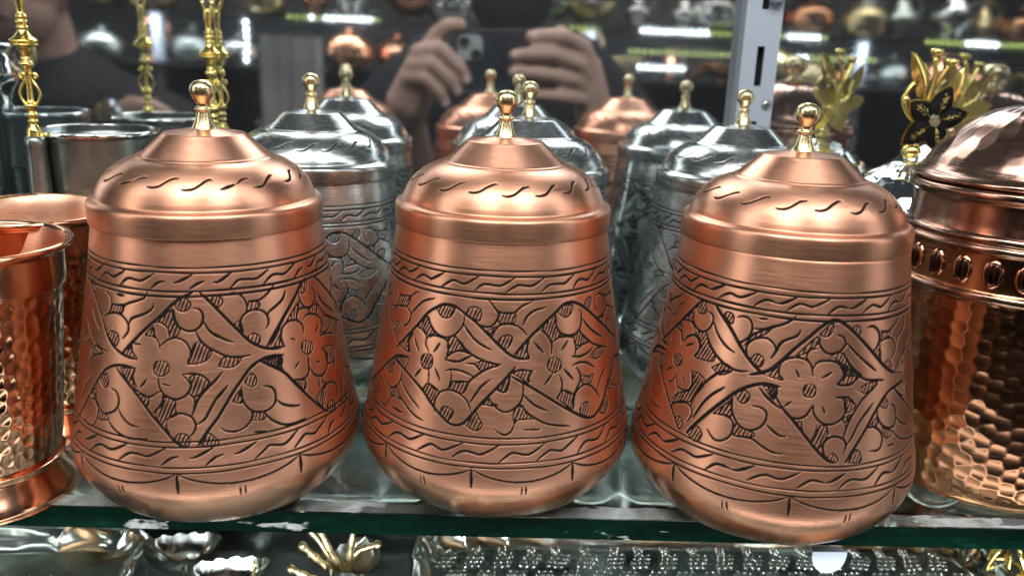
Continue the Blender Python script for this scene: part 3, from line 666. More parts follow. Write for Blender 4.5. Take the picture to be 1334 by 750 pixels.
def make_lid(seed, slash):
    r = random.Random(seed); st = []
    n = 18
    for i in range(n):
        a = -180 + i * 360 / n + r.uniform(-1.5, 1.5) + (3 if slash else 0)
        j = r.uniform(-.0003, .0003)
        q = [(0, .1311), (3, .1310), (6.5, .1315), (10, .1328), (12.5, .1336), (15, .1340), (16.5, .1340)]
        if slash and i % 3 == 1: st.append((1.3, [(a, .1310 + j), (a + 8, .1323 + j)])); st.append((.9, [(a + 9, .1324 + j), (a + 13, .1336 + j), (a + 18, .1340 + j)]))
        else: st.append((1.0, [(a + u, z + j + r.uniform(-.0001, .0001)) for u, z in q]))
    TH = np.concatenate([np.arange(-100, 100, .4), np.arange(100, 260, 2.0)]); TH = np.sort(np.where(TH >= 180, TH - 360, TH))
    G = np.zeros((len(LP), len(TH))); lo = 58; hi = len(LP) - 88
    G[lo:hi] = raster(st, TH, LP[lo:hi, 1], LP[lo:hi, 0])
    return grid_mesh('engraved_lid', np.radians(TH), LP, COPPER_LID, disp=-G * .00035, groove=np.clip((G - .04) / .20, 0, 1))
LIDS = [make_lid(3, True), make_lid(5, False)]
KNOB = [(0, -.001), (.0046, -.0008), (.0047, .0002), (.0042, .0010), (.0033, .0030), (.0027, .0050), (.0024, .0064), (.0031, .0069), (.0031, .0075), (.0024, .0080),
        (.0024, .0092), (.0030, .0104), (.0041, .0122), (.0045, .0140), (.0041, .0158), (.0028, .0172), (.0012, .0178), (0, .0179)]
knob_me = grid_mesh('knob', full_circle(40), smooth_prof(KNOB, 5), BRASS)
def swap(me, mat):
    m = me.copy(); m.materials.clear(); m.materials.append(mat); return m
BODY_N = {k: swap(BODY[k], NICKEL) for k in ('left', 'mid')}
LID_N = [swap(l, NICKEL) for l in LIDS]
def canister(name, label, loc, body, lid, group, rz=0, lrz=0, tilt=0):
    t = thing(name, label, 'canister', loc, group, math.radians(rz))
    link('body', body, t)
    l = link('lid', lid, t); l.rotation_euler = (tilt, 0, math.radians(lrz))
    link('knob', knob_me, l, (0, 0, .1478))
    return t
GR = 'engraved copper canisters in the front row'
canister('copper_canister', 'leftmost engraved copper canister, standing right beside the hammered copper goblets', (-0.1004917, 0.3222487, 0), BODY['left'], LIDS[0], GR, tilt=.006)
canister('copper_canister', 'middle one of the three engraved copper canisters at the front of the glass', (0.0126316, 0.3280000, 0), BODY['mid'], LIDS[1], GR, lrz=-4)
canister('copper_canister', 'rightmost engraved copper canister, next to the large hammered jar', (0.1243828, 0.3107857, 0), BODY['right'], LIDS[1], GR, lrz=7, tilt=-.008)
GS = 'engraved silver canisters in the back row'
canister('silver_canister', 'engraved silver coloured canister between the left and middle copper canisters', (-0.0827613, 0.4400633, 0), BODY_N['mid'], LID_N[1], GS, -8, 5)
canister('silver_canister', 'engraved silver coloured canister mostly hidden behind the middle copper canister', (0.0289677, 0.4419901, 0), BODY_N['left'], LID_N[0], GS, 30, 10)
canister('silver_canister', 'engraved silver coloured canister behind the left side of the rightmost copper canister', (0.1403292, 0.4369149, 0), BODY_N['left'], LID_N[1], GS, -22, -15)

# ---------------------------------------------------------------- hammered ware
def hammer(prof_pts, nrow, cell_w, cell_h, depth, z0, z1, seed, seg=420, stagger=.5, mat=POLCOPPER, row_step=.0005, reach=.62):
    P = np.array(smooth_prof(prof_pts, 8)); a = np.concatenate([[0], np.cumsum(np.hypot(*np.diff(P, axis=0).T))])
    k = np.concatenate([[True], np.diff(a) > 1e-7]); P, a = P[k], a[k]
    rws = np.arange(0, a[-1], row_step)
    P = np.stack([np.interp(rws, a, P[:, 0]), np.interp(rws, a, P[:, 1])], -1)
    TH = full_circle(seg)
    rs = np.random.RandomState(seed)
    Rm = P[:, 0].max(); ncol = int(2 * np.pi * Rm / cell_w)
    nr = int((z1 - z0) / cell_h) + 2
    ci, rj = np.meshgrid(np.arange(-2, ncol + 2), np.arange(-1, nr))
    # same jitter for wrapped columns
    J = rs.uniform(-1, 1, (2, nr + 1, ncol))
    jx = J[0][(rj + 1), ci % ncol] * .22; jz = J[1][(rj + 1), ci % ncol] * .22
    cx = (ci + jx) / ncol * 2 * np.pi - np.pi; cz = z0 + (rj + (ci % 2) * stagger + jz) * cell_h
    D = np.full((len(P), len(TH)), 9.0)
    rr = np.where((P[:, 1] > z0 - .001) & (P[:, 1] < z1 + .001))[0]
    sub = P[rr]
    for x, z in zip(cx.ravel(), cz.ravel()):
        c0, c1 = np.searchsorted(TH, [x - 2.2 * cell_w / Rm, x + 2.2 * cell_w / Rm])
        zr = np.where(abs(sub[:, 1] - z) < cell_h * 1.4)[0]
        if c1 <= c0 or len(zr) == 0: continue
        r0, r1 = rr[zr[0]], rr[zr[-1]] + 1
        dx = (TH[c0:c1] - x)[None, :] * Rm / cell_w; dz = (P[r0:r1, 1] - z)[:, None] / cell_h
        D[r0:r1, c0:c1] = np.minimum(D[r0:r1, c0:c1], np.hypot(dx, dz))
    h = np.where(D < 5, -depth * (1 - np.clip(D / reach, 0, 1) ** 2), 0)
    fade = np.clip(np.minimum(P[:, 1] - z0, z1 - P[:, 1]) / .0015, 0, 1)[:, None]
    return grid_mesh('hammered', TH, P, mat, disp=h * fade)

def goblet(label, loc, rz=0, group='hammered copper goblets on the left', proto=None):
    if proto:
        t = copy_tree(proto); t.location = loc; t.rotation_euler[2] = rz; t['label'] = label; return t
    t = thing('hammered_goblet', label, 'goblet', loc, group, rz)
    outer = [(.0262, .0150), (.0275, .0200), (.0292, .0350), (.0312, .0560), (.0330, .0760), (.0340, .0868)]
    link('cup_wall', hammer(outer, 0, .0050, .0058, .00038, .0165, .0862, 11, reach=.54), t)
    lathe('rim_band', [(.0338, .0862), (.0352, .0864), (.0355, .0874), (.0357, .0890), (.0362, .0985), (.0366, .1003), (.0380, .1010), (.0392, .1018), (.0395, .1030), (.0388, .1040), (.0374, .1038), (.0366, .1028)], POLCOPPER, t, seg=120, sm=4)
    lathe('cup_lining', [(.0364, .1030), (.0350, .0995), (.0335, .0920), (.0325, .0860), (.0296, .0560), (.0255, .0200), (.0180, .0175), (0, .017)], LININGC, t, seg=96, sm=3)
    lathe('foot', [(0, .0150), (.0260, .0152), (.0268, .0145), (.0266, .0125), (.0272, .0112), (.0290, .0080), (.0318, .0035), (.0324, .0015), (.0320, .0002), (.0300, 0), (0, 0)], POLCOPPER, t, seg=120, sm=4)
    return t
g0 = goblet('front hammered copper goblet with flared foot, cut off by the left edge', (-.1932, .3158, 0))
goblet('second hammered copper goblet, standing behind the front goblet', (-.1985, .3830, 0), 1.0, proto=g0)

def bead_lathe(name, pts, mat, parent, loc=None, seg=96, sm=4): return lathe(name, pts, mat, parent, loc, seg, sm)
jar = thing('hammered_jar', 'large hammered copper jar with a domed lid, cut off by the right edge', 'jar', (.244, .352, 0))
bodyp = [(0, 0), (.044, 0), (.0482, .0010), (.0497, .0035), (.0500, .0200), (.0500, .0860), (.0499, .0895)]
link('jar_wall', hammer(bodyp, 0, .0058, .0063, .00034, .004, .0888, 5, seg=520, mat=JARCOPPER), jar)
lathe('ring_moulding', [(.0496, .0885), (.0508, .0890), (.0513, .0905), (.0508, .0920), (.0496, .0925)], DULLTIN, jar, seg=140, sm=4)
lathe('neck_band', [(.0494, .0915), (.0490, .0925), (.0486, .0945), (.0486, .1065), (.0490, .1085), (.0486, .1095)], JARCOPPER, jar, seg=140, sm=4)
lathe('ring_moulding', [(.0480, .1078), (.0494, .1082), (.0502, .1097), (.0498, .1112), (.0488, .1118), (.0492, .1128), (.0494, .1140), (.0488, .1152), (.0474, .1158)], DULLTIN, jar, seg=140, sm=4)
lathe('jar_neck', [(.0476, .1150), (.0472, .1165), (.0468, .1200), (.0467, .1270), (.0472, .1285), (.0482, .1292), (.0490, .1302), (.0492, .1318), (.0486, .1330), (.0470, .1334), (.0455, .1330)], DULLTIN, jar, seg=140, sm=4)
# raised lozenges round the band
V, F = [], []
n = 24
for ring, (sx, sz, y) in enumerate(((.0042, .0062, 0), (.0036, .0054, -.0012), (.0026, .0042, -.0010), (.0018, .0036, -.0004))):
    for k in range(n):
        a = 2 * math.pi * k / n
        V.append((sx * math.cos(a) * (1 - .12 * abs(math.sin(a))), y, sz * math.sin(a)))
for j in range(3):
    for k in range(n): F.append((j * n + k, j * n + (k + 1) % n, (j + 1) * n + (k + 1) % n, (j + 1) * n + k))
c0 = len(V); V.append((0, -.0016, 0))
for k in range(n): F.append((3 * n + k, 3 * n + (k + 1) % n, c0))
loz0 = mesh_obj('lozenge', V, F, POLCOPPER, jar)
V, F = [], []
ball(V, F, (-.0011, -.0012, 0), 1, 8, 8, (.0014, .0011, .0047)); ball(V, F, (.0011, -.0012, 0), 1, 8, 8, (.0014, .0011, .0047))
slit0 = mesh_obj('stud', V, F, plain('oxidised_copper', (.10, .055, .04), .25, 1), loz0)
NL = 26
for i in range(NL):
    a = 2 * math.pi * i / NL - 1.0
    lz = loz0 if i == 0 else loz0.copy()
    if i: C.objects.link(lz); s2 = slit0.copy(); C.objects.link(s2); s2.parent = lz
    lz.parent = jar; lz.location = (.0486 * math.sin(a), -.0486 * math.cos(a), .1005); lz.rotation_euler[2] = a
lidp = [(.0455, .1330), (.0470, .1338), (.0480, .1345), (.0482, .1356), (.0472, .1368), (.0452, .1385), (.0418, .1445), (.0365, .1515), (.0295, .1580), (.0215, .1628), (.0130, .1655), (.0070, .1663)]
ld = link('lid', hammer(lidp, 0, .0085, .0085, .00018, .139, .166, 9, seg=300, mat=DULLTIN), jar)
lathe('lid_knob', [(.0072, .1661), (.0078, .1668), (.0050, .1685), (.0042, .1710), (.0080, .1750), (.0092, .1790), (.0070, .1830), (0, .1845)], BRASS, ld, seg=40, sm=4)

j2 = copy_tree(jar); j2.location = (.388, .372, 0); j2.rotation_euler[2] = .4
j2['label'] = 'second hammered copper jar, beyond the right edge and seen only in the mirror'
def tumbler(label, loc, h=.1325, r=.0300, proto=None):
    if proto:
        t = copy_tree(proto); t.location = loc; t['label'] = label; return t
    t = thing('silver_tumbler', label, 'tumbler', loc, 'plain silver tumblers in the back row')
    lathe('cup_wall', [(0, 0), (r * .74, 0), (r * .76, .003), (r * .85, h * .5), (r * .90, h - .034), (r * .935, h - .0325), (r * .94, h - .031), (r * .955, h - .003), (r * .975, h - .0014)], TIN, t, seg=80, sm=3)
    lathe('rolled_rim', [(r * .955, h - .0018), (r * .99, h - .0020), (r, h - .0008), (r * .985, h + .0004), (r * .955, h + .0003), (r * .94, h - .001)], SILVER, t, seg=80, sm=3)
    lathe('cup_lining', [(r * .945, h - .0008), (r * .93, h - .006), (r * .87, h * .5), (r * .75, .004), (0, .004)], TIN, t, seg=64, sm=2)
    return t
t0 = tumbler('wide plain silver tumbler with a rolled rim, right of the brass spire', (-.1965, .4530, 0))
tumbler('plain silver tumbler cut off by the left edge, left of the brass spire', (-.2760, .4440, 0), proto=t0)

# brass spire ornaments on pedestals
def stem(label, loc, rz, proto=None):
    if proto:
        t = copy_tree(proto); t.location = loc; t.rotation_euler[2] = rz; t['label'] = label; return t
    t = thing('brass_spire', label, 'ornament', loc, 'tall brass spire ornaments on pedestals', rz)
    lathe('pedestal', [(0, 0), (.0080, 0), (.0080, .003), (.0072, .012), (.0065, .060), (.0055, .100), (.0048, .122), (.0052, .128), (.0040, .131), (0, .1312)], TIN, t, seg=40, sm=3)
    px = .000385
    def zz(y): return .1327 + (172 - y) * .000363
    pr = [(2.0 * r_, y_) for r_, y_ in [(5.0, 176), (4.6, 172), (4.2, 167), (3.2, 163), (2.4, 160), (3.2, 157), (3.3, 155), (2.4, 153), (3.4, 149), (3.3, 146), (2.3, 143), (3.8, 138), (3.9, 134), (2.0, 130),
          (1.7, 120), (1.7, 100), (2.0, 92), (3.0, 88), (4.2, 84), (4.2, 80), (2.8, 77), (3.0, 75), (2.6, 72), (3.6, 68), (4.4, 63), (5.0, 60), (8.0, 58), (8.2, 56), (6.2, 54.5), (8.0, 53), (8.0, 51), (5.5, 47), (3.6, 42), (2.8, 38),
          (3.6, 36), (3.4, 34), (2.4, 32), (3.4, 30), (3.4, 27), (2.4, 25), (3.5, 22), (2.6, 19), (2.0, 16), (2.3, 8), (2.8, 0), (3.0, -8), (2.4, -12), (0, -13)]]
    lathe('turned_shaft', [(r * px, zz(y)) for r, y in pr], GILT, t, seg=28, sm=3)
    for s in (-1, 1):
        V, F = [], []
        tube(V, F, catmull([(s * u * px, 0, zz(y)) for u, y in ((3, 138), (9, 131), (12.5, 122), (10, 112), (4, 102), (3, 97), (6, 94), (10, 95), (11, 98), (9, 100), (7.5, 98))], 4), 1.9 * px, 8)
        mesh_obj('scroll_wire', V, F, GILT, t)
        V, F = [], []
        zt = zz(-6)
        tube(V, F, catmull([(s * u * px, 0, zt + v * px) for u, v in ((1, -4), (5, 6), (10, 18), (16, 34), (20, 52), (18, 66), (10, 72), (3, 66), (0, 58))], 4), 2.3 * px, 8)
        hl = mesh_obj('heart_arm', V, F, GILT, t)
        V, F = [], []
        for u, v in ((13, 30), (17, 44), (18, 58), (9, 14)): ball(V, F, (s * (u - 4) * px, -.0006, zt + v * px), 2.8 * px, 6, 4)
        mesh_obj('crystals', V, F, CRYSTAL, t, smooth=False)
    return t
s0 = stem('tall turned brass spire between the two silver tumblers', (-.2152, .4250, 0), 0)
stem('tall turned brass spire behind the leftmost copper canister', (-.1480, .4915, -.0035), 0.25, proto=s0).scale = (.95, .95, 1.0)

# silver ewer at the left edge
ew = thing('silver_ewer', 'silver ewer with a scrolled handle, beyond the left edge and seen in the mirror', 'ewer', (-.294, .468, 0))
lathe('vessel', [(0, 0), (.018, 0), (.018, .003), (.010, .012), (.008, .05), (.009, .10), (.012, .132), (.0128, .142), (.0145, .147), (.0175, .151), (.0190, .156), (.0180, .163), (.0165, .168), (.0185, .171), (.0195, .1725), (.018, .1728), (.015, .166)], SILVER, ew, seg=56, sm=4)
V, F = [], []
tube(V, F, catmull([(.015, -.004, .1712), (.021, -.006, .1725), (.0262, -.006, .1712), (.0268, -.006, .1655), (.0235, -.006, .160), (.0205, -.006, .1575), (.0195, -.006, .155)], 6), [.0016] * 19 + [.0020] * 18, 9)
mesh_obj('handle', V, F, BRASS, ew)

# jars crowned with a gilt flower
def petal_mesh(name, L, W, mat, rim=None, vein=True, curl=.12):
    """petal in local x (length) / z (width); y is the cupped depth"""
    V, F = [], []
    nu, nv = 14, 8
    for i in range(nu + 1):
        u = i / nu
        w = W * .5 * (math.sin(math.pi * min(1, u * .96 + .04) ** .85) ** .8)
        for j in range(nv + 1):
            s = -1 + 2 * j / nv
            y = -.0006 - L * curl * math.sin(u * math.pi) * (1 - .7 * abs(s)) * .5
            if vein: y += .0005 * (abs(math.sin(u * 18 + abs(s) * 3)) - .5) - (.0003 if abs(s) < .1 else 0)
            V.append((u * L, y, s * w))
    m = nv + 1
    for i in range(nu):
        for j in range(nv): F.append((i * m + j, i * m + j + 1, (i + 1) * m + j + 1, (i + 1) * m + j))
    b = len(V)
    for v in V[:b]: V.append((v[0], v[1] + .0007, v[2] * .98))
    for f in F[:]: F.append(tuple(b + k for k in reversed(f)))
    return V, F
def flower_jar(label, loc, rz=0, proto=None):
    if proto:
        t = copy_tree(proto); t.location = loc; t.rotation_euler[2] = rz; t['label'] = label; return t
    t = thing('flower_topped_jar', label, 'jar', loc, 'silver jars with a gilt flower on the lid', rz)
    lathe('body', [(0, 0), (.033, 0), (.0352, .003), (.0362, .02), (.0362, .085), (.0355, .095), (.0345, .098)], TIN, t, seg=80, sm=4)
    ld = link('lid', hammer([(.0350, .0975), (.0368, .0985), (.0368, .1035), (.0352, .1050), (.0335, .1100), (.0290, .1170), (.0225, .1232), (.0160, .1262), (.0120, .1285), (.0085, .1305), (.0050, .1315), (.0010, .1318)], 0, .0065, .0055, .0003, .105, .131, 3, seg=260, mat=SILVER), t)
    fl = t
    k = .000405
    ox, oz = 0, .1335
    def P(x, y, d=0): return ((x - 1187) * k, d, oz + (205 - y) * k)
    V, F = [], []
    ball(V, F, P(1187, 197), 1, 14, 8, (.0052, .0046, .0036)); ball(V, F, P(1186, 203), 1, 12, 6, (.0040, .0040, .0020)); ball(V, F, P(1188, 190), 1, 10, 6, (.0030, .003, .0022))
    mesh_obj('gilt_base', V, F, GILT, fl)
    V, F = [], []
    tube(V, F, catmull([P(1188, 192), P(1193, 178, .001), P(1202, 165, .002), P(1206, 150, .003)], 4), .0011, 8)
    tube(V, F, catmull([P(1202, 160, .003), P(1204, 130, .003), P(1206, 105, .002), P(1200, 76, .001)], 4), .0013, 8)
    tube(V, F, catmull([P(1203, 150, .003), P(1208, 120, .004), P(1214, 105, .003), P(1222, 86, .001)], 4), .0013, 8)
    tube(V, F, catmull([P(1200, 158, .003), P(1186, 158, .002), P(1172, 145, .001), P(1166, 132, 0), P(1170, 120, 0), P(1177, 110, 0)], 4), .0012, 8)
    tube(V, F, catmull([P(1203, 150, .003), P(1198, 130, .003), P(1192, 115, .002)], 4), .0012, 8)
    tube(V, F, catmull([P(1206, 150, .003), P(1216, 145, .003), P(1222, 138, .002)], 4), .0012, 8)
    ball(V, F, P(1168, 131), .0022, 10, 6)
    mesh_obj('gilt_stalks', V, F, GILT, fl)
    for x, y in ((1199.5, 72), (1222, 84)):
        V, F = [], []
        lathe_pts = [(0, -.001), (.0022, .0), (.0034, .0016), (.0030, .0030), (.0020, .0034), (0, .0036)]
        lathe('gilt_bud', lathe_pts, GILT, fl, P(x, y + 3), 16, 3)
    for (bx, by, tx, ty, w) in ((1194, 120, 1169, 72, .0090), (1223, 140, 1240, 90, .0074), (1186, 128, 1188, 92, .005)):
        b = Vector(P(bx, by, .001)); e = Vector(P(tx, ty, -.001)); L = (e - b).length
        V, F = petal_mesh('l', L, w, GILT)
        o = mesh_obj('gilt_leaf', V, F, GILT, fl, b)
        o.rotation_euler[1] = -math.atan2(e.z - b.z, e.x - b.x)
    cx, cy = 1206.5, 157
    for tx, ty in ((1222, 114), (1249, 146), (1219, 194), (1173, 186), (1175, 134)):
        c = Vector(P(cx, cy, -.0016)); e = Vector(P(tx, ty, -.0016)); L = (e - c).length
        ang = -math.atan2(e.z - c.z, e.x - c.x)
        V, F = petal_mesh('p', L * 1.10, .0128, GILT, vein=False, curl=.05)
        rim = mesh_obj('petal_rim', V, F, GILT, fl, c + Vector((0, .0003, 0))); rim.rotation_euler[1] = ang
        V, F = petal_mesh('p', L * 1.03, .0110, BLACK, vein=False, curl=.07)
        pt = mesh_obj('black_petal', V, F, BLACK, fl, c + Vector((0, -.0011, 0))); pt.rotation_euler[1] = ang
        V, F = [], []
        for u in (.35, .5, .65):
            for s in (-1, 1): tube(V, F, [(L * u, -.0018, 0), (L * (u + .14), -.0019, s * .0017)], .00010, 5)
        tube(V, F, [(L * .22, -.0019, 0), (L * .85, -.0016, 0)], .00012, 5)
        mesh_obj('gilt_vein', V, F, GILT, pt)
    c = Vector(P(cx, cy, -.0030))
    o = lathe('flower_disc', [(0, .0016), (.0020, .0014), (.0032, .0006), (.0042, .0002), (.0046, -.0008), (.0040, -.0015)], BLACK, fl, c, 28, 2); o.rotation_euler[0] = math.pi / 2
    V, F = [], []
    for i in range(46):
        a = i * 2.39996; r_ = .0029 * math.sqrt(i / 46)
        ball(V, F, (r_ * math.cos(a), r_ * math.sin(a), .0017 - r_ * .12), .00030, 6, 4)
    mesh_obj('disc_dots', V, F, BRASS, o)
    return t
f0 = flower_jar('silver jar topped with a black and gold flower, behind the large hammered jar', (.2340, .4400, 0))
flower_jar('silver jar with a gilt flower, beyond the right edge and seen in the mirror', (.3150, .4450, 0), .3, proto=f0)

# ---------------------------------------------------------------- lower shelf ware
def tray(name, label, x0, x1, y0, y1, lobes):
    t = thing(name, label, 'tray', ((x0 + x1) / 2, (y0 + y1) / 2, -.142))
    cx, cy = (x1 - x0) / 2, (y1 - y0) / 2
    n = 480; V, F = [], []
    pe = [(cx * math.copysign(abs(math.cos(2 * math.pi * k / n)) ** .22, math.cos(2 * math.pi * k / n)), cy * math.copysign(abs(math.sin(2 * math.pi * k / n)) ** .22, math.sin(2 * math.pi * k / n))) for k in range(n)]
    per = [0]
    for k in range(n): per.append(per[-1] + math.hypot(pe[k][0] - pe[(k + 1) % n][0], pe[k][1] - pe[(k + 1) % n][1]))
    prof = [(0.0, .004), (.5, .004), (.80, .004), (.86, .0052), (.90, .0105), (.94, .0165), (1.0, .0180), (1.03, .0160), (1.0, .0150), (.93, .0130), (.89, .006), (.84, .0005), (0, 0)]
    for (s, z) in prof:
        for k in range(n):
            a = 2 * math.pi * k / n
            e = .22
            c, sn = math.cos(a), math.sin(a)
            X = cx * math.copysign(abs(c) ** e, c); Y = cy * math.copysign(abs(sn) ** e, sn)
            lob = 1 - 2 * abs(math.sin(math.pi * per[k] / per[-1] * lobes)) ** .6 if s > .84 else 0
            inset = (1 - s) * .10 if s > .5 else 0
            m_ = min(cx, cy)
            f = 1 - (1 - s) * m_ / cx * .9 if s > .5 else s
            g = 1 - (1 - s) * m_ / cy * .9 if s > .5 else s
            f *= 1 - .008 * lob * (s > .86); g *= 1 - .03 * lob * (s > .86)
            V.append((X * f, Y * g, z + .0034 * lob * (s - .84) / .16 * (1 if s > .84 else 0)))
    for i in range(len(prof) - 1):
        for k in range(n): F.append((i * n + k, i * n + (k + 1) % n, (i + 1) * n + (k + 1) % n, (i + 1) * n + k))
    mesh_obj('dish', V, F, TRAYM, t)
    return t
def make_tray_mat():
    m, nt, p = new_mat('pressed_silver_sheet')
    p.inputs['Metallic'].default_value = 1; p.inputs['Base Color'].default_value = (.50, .54, .50, 1)
    n = noise(nt, 26, detail=3); r = ramp(nt, n.outputs[0], [(.3, .12), (.7, .30)])
    nt.links.new(r.outputs[0], p.inputs['Roughness'])
    bump(nt, p, n.outputs[0], .35, .003)
    return m
TRAYM = make_tray_mat()
def torus_ring(V, F, c, r, t, seg=14, s2=5, sy=1.0):
    b = len(V)
    for i in range(seg):
        a = 2 * math.pi * i / seg
        for j in range(s2):
            q = 2 * math.pi * j / s2
            V.append((c[0] + (r + t * math.cos(q)) * math.cos(a), c[1] + (r + t * math.cos(q)) * math.sin(a) * sy, c[2] + t * math.sin(q)))
    for i in range(seg):
        for j in range(s2):
            F.append((b + i * s2 + j, b + ((i + 1) % seg) * s2 + j, b + ((i + 1) % seg) * s2 + (j + 1) % s2, b + i * s2 + (j + 1) % s2))
tr = tray('grape_tray', 'long silver tray embossed with bunches of grapes under the glass shelf', -.030, .345, .340, .4995, 34)
ex = tr.location
cl, lf = None, None
for row, yy in enumerate((.4735, .455)):
    for i in range(19):
        x = -.010 + i * .0182 + (.006 if row else 0) + rnd.uniform(-.001, .001)
        if cl is None:
            V, F = [], []
            for (u, v) in ((-1, 0), (0, 0), (1, 0), (-.5, .9), (.5, .9), (1.5, .9), (-1.5, .9 * 0 - .9), (-.5, -.9), (.5, -.9)):
                torus_ring(V, F, (u * .0041, v * .0038, 0), .0019, .00032)
            cl = mesh_obj('grape_bunch', V, F, SILVER, tr)
            o = cl
        else:
            o = cl.copy(); C.objects.link(o); o.parent = tr
        o.location = (x - ex[0], yy - ex[1], .0043); o.rotation_euler[2] = rnd.uniform(-.15, .15); o.scale = (1, 1.3, 1)
        if row == 0:
            if lf is None:
                V, F = [], []
                tube(V, F, [(0, -.003, 0), (0, .004, 0)], .00042, 5)
                for s in (-1, 1):
                    for q in (-.001, .001, .003): 
                        tube(V, F, [(0, q - .001, 0), (s * .0018, q + .0012, 0)], .00042, 5); ball(V, F, (s * .0021, q + .0016, 0), .0008, 6, 4)
                ball(V, F, (0, .0048, 0), .0006, 6, 4)
                lf = mesh_obj('leaf_sprig', V, F, SILVER, tr); o = lf
            else:
                o = lf.copy(); C.objects.link(o); o.parent = tr
            o.location = (x - ex[0] + rnd.uniform(-.001, .002), .4835 - ex[1], .0046); o.rotation_euler[2] = rnd.uniform(-.25, .25)
tr2 = tray('flower_tray', 'silver tray engraved with small flowers at the lower left corner', -.47, -.198, .330, .4900, 20)
V, F = [], []
e2 = tr2.location
for i in range(9):
    bx = -.30 + i * .0125 - e2[0]; by = .447 + rnd.uniform(-.004, .004) - e2[1]
    for k in range(5):
        a = k * 1.256 + i; r_ = .0028
        tube(V, F, [(bx, by, .0042), (bx + r_ * math.cos(a - .35), by + r_ * math.sin(a - .35), .0044), (bx + r_ * 1.5 * math.cos(a), by + r_ * 1.5 * math.sin(a), .0043), (bx + r_ * math.cos(a + .35), by + r_ * math.sin(a + .35), .0044), (bx, by, .0042)], .00018, 4)
    tube(V, F, [(bx + u * .012, by - .005 + .0015 * math.sin(u * 9), .0042) for u in np.linspace(-.5, .5, 9)], .00018, 4)
mesh_obj('engraved_flowers', V, F, SILVER, tr2)

def leaf_bowl(label, loc, L, W, rz, proto=None):
    V, F = [], []
    nu, nv = 18, 14
    for side in (0, 1):
        for i in range(nu + 1):
            u = -1 + 2 * i / nu
            w = W * (1 - abs(u) ** 2.2) ** .6 if abs(u) < 1 else 0
            for j in range(nv + 1):
                v = -1 + 2 * j / nv
                d = 1 - max(abs(u), abs(v)) ** 2
                z = .016 * (1 - d) + .004 * abs(u) ** 3 + .0012 * math.sin(i * 1.9) * abs(v) ** 4 - side * .001
                V.append((u * L, v * w, z))
    m = nv + 1; h = (nu + 1) * m
    for i in range(nu):
        for j in range(nv):
            F.append((i * m + j, i * m + j + 1, (i + 1) * m + j + 1, (i + 1) * m + j)); F.append((h + i * m + j, h + (i + 1) * m + j, h + (i + 1) * m + j + 1, h + i * m + j + 1))
    o = mesh_obj('leaf_bowl', V, F, TRAYM, None, loc); o.rotation_euler[2] = rz
    return tag(o, label, 'bowl')
leaf_bowl('leaf shaped silver bowl just right of the flower tray', (-.176, .468, -.142), .024, .015, .15)
leaf_bowl('lower leaf shaped silver bowl near the brass twigs', (-.142, .442, -.142), .026, .014, .2)
leaf_bowl('upright silver leaf dish behind the brass twigs', (-.068, .455, -.142), .020, .016, 1.3)
tw = thing('brass_twigs', 'knobbly brass twig ornament under the glass shelf', 'ornament', (-.083, .452, -.142))
for i, (a, b, c) in enumerate([((.010, 0, .006), (-.002, -.002, .016), (-.014, -.004, .030)), ((.012, 0, .004), (.004, -.003, .022), (-.004, -.002, .040)), ((.010, 0, .010), (.018, .003, .022), (.030, .004, .026)),
                               ((.004, -.006, .004), (-.008, -.010, .012), (-.020, -.010, .018)), ((.012, 0, .008), (.014, 0, .024), (.016, .002, .040)), ((.006, -.006, .003), (.018, -.010, .008), (.030, -.012, .010)), ((.008, 0, .008), (-.004, .004, .026), (-.018, .008, .042))]):
    V, F = [], []
    P_ = catmull([a, b, c], 5)
    tube(V, F, P_, [.0023 + .0005 * math.sin(k * 2) for k in range(len(P_))], 7)
    for p in P_[::2]: ball(V, F, p + Vector((rnd.uniform(-1, 1), -1, rnd.uniform(-1, 1))) * .0013, .0007, 6, 4)
    ball(V, F, P_[-1], .0030, 8, 5)
    mesh_obj('twig', V, F, BRASS, tw)
V, F = [], []
tube(V, F, [(-.1225 + .001 * math.sin(i), .435, -.142 + i * .004) for i in range(8)], .0011, 7)
tag(mesh_obj('brass_rod', V, F, GILT), 'single short brass rod standing beside the lower leaf bowl', 'rod')
bt = thing('brass_trinket', 'brass ringed trinket at the lower right corner', 'ornament', (.352, .458, -.142))
V, F = [], []; torus_ring(V, F, (0, 0, .012), .010, .0017, 24, 7)
mesh_obj('ring', V, F, GILT, bt)
V, F = [], []
for k in range(6):
    a = k * 1.05
    tube(V, F, catmull([(.010 * math.cos(a), .010 * math.sin(a), 0), (.012 * math.cos(a), .012 * math.sin(a), .012), (.006 * math.cos(a), .006 * math.sin(a), .026)], 4), .0013, 6)
mesh_obj('prongs', V, F, GILT, bt)
WARE = [o for o in C.objects if o.parent is None and o.name.split('.')[0] in ('grape_tray', 'flower_tray', 'leaf_bowl', 'brass_twigs', 'brass_rod', 'brass_trinket')]
cpos = Vector((0, 0, CAM_Z))
for o in WARE:      # the low board stands higher and nearer than first laid out
    o.location = cpos + (Vector(o.location) - cpos) * .75; o.scale = (.75, .75, .75)
for lab, xa, xb, lb in (('plain lobed silver salver added to brighten the gap between the left and middle copper canisters', -.150, .030, 18), ('plain lobed silver salver added to brighten the gap between the middle and right copper canisters', .036, .215, 18),
                        ('plain lobed silver salver added to brighten the glass under the large hammered jar', .220, .400, 18), ('plain lobed silver salver added to brighten the glass under the hammered copper goblets', -.335, -.156, 18)):
    sv = tray('fill_salver', lab, xa, xb, .385, .4930, lb); sv.location[2] = -.0618  # salvers added as reflectors to brighten the view down through the glass
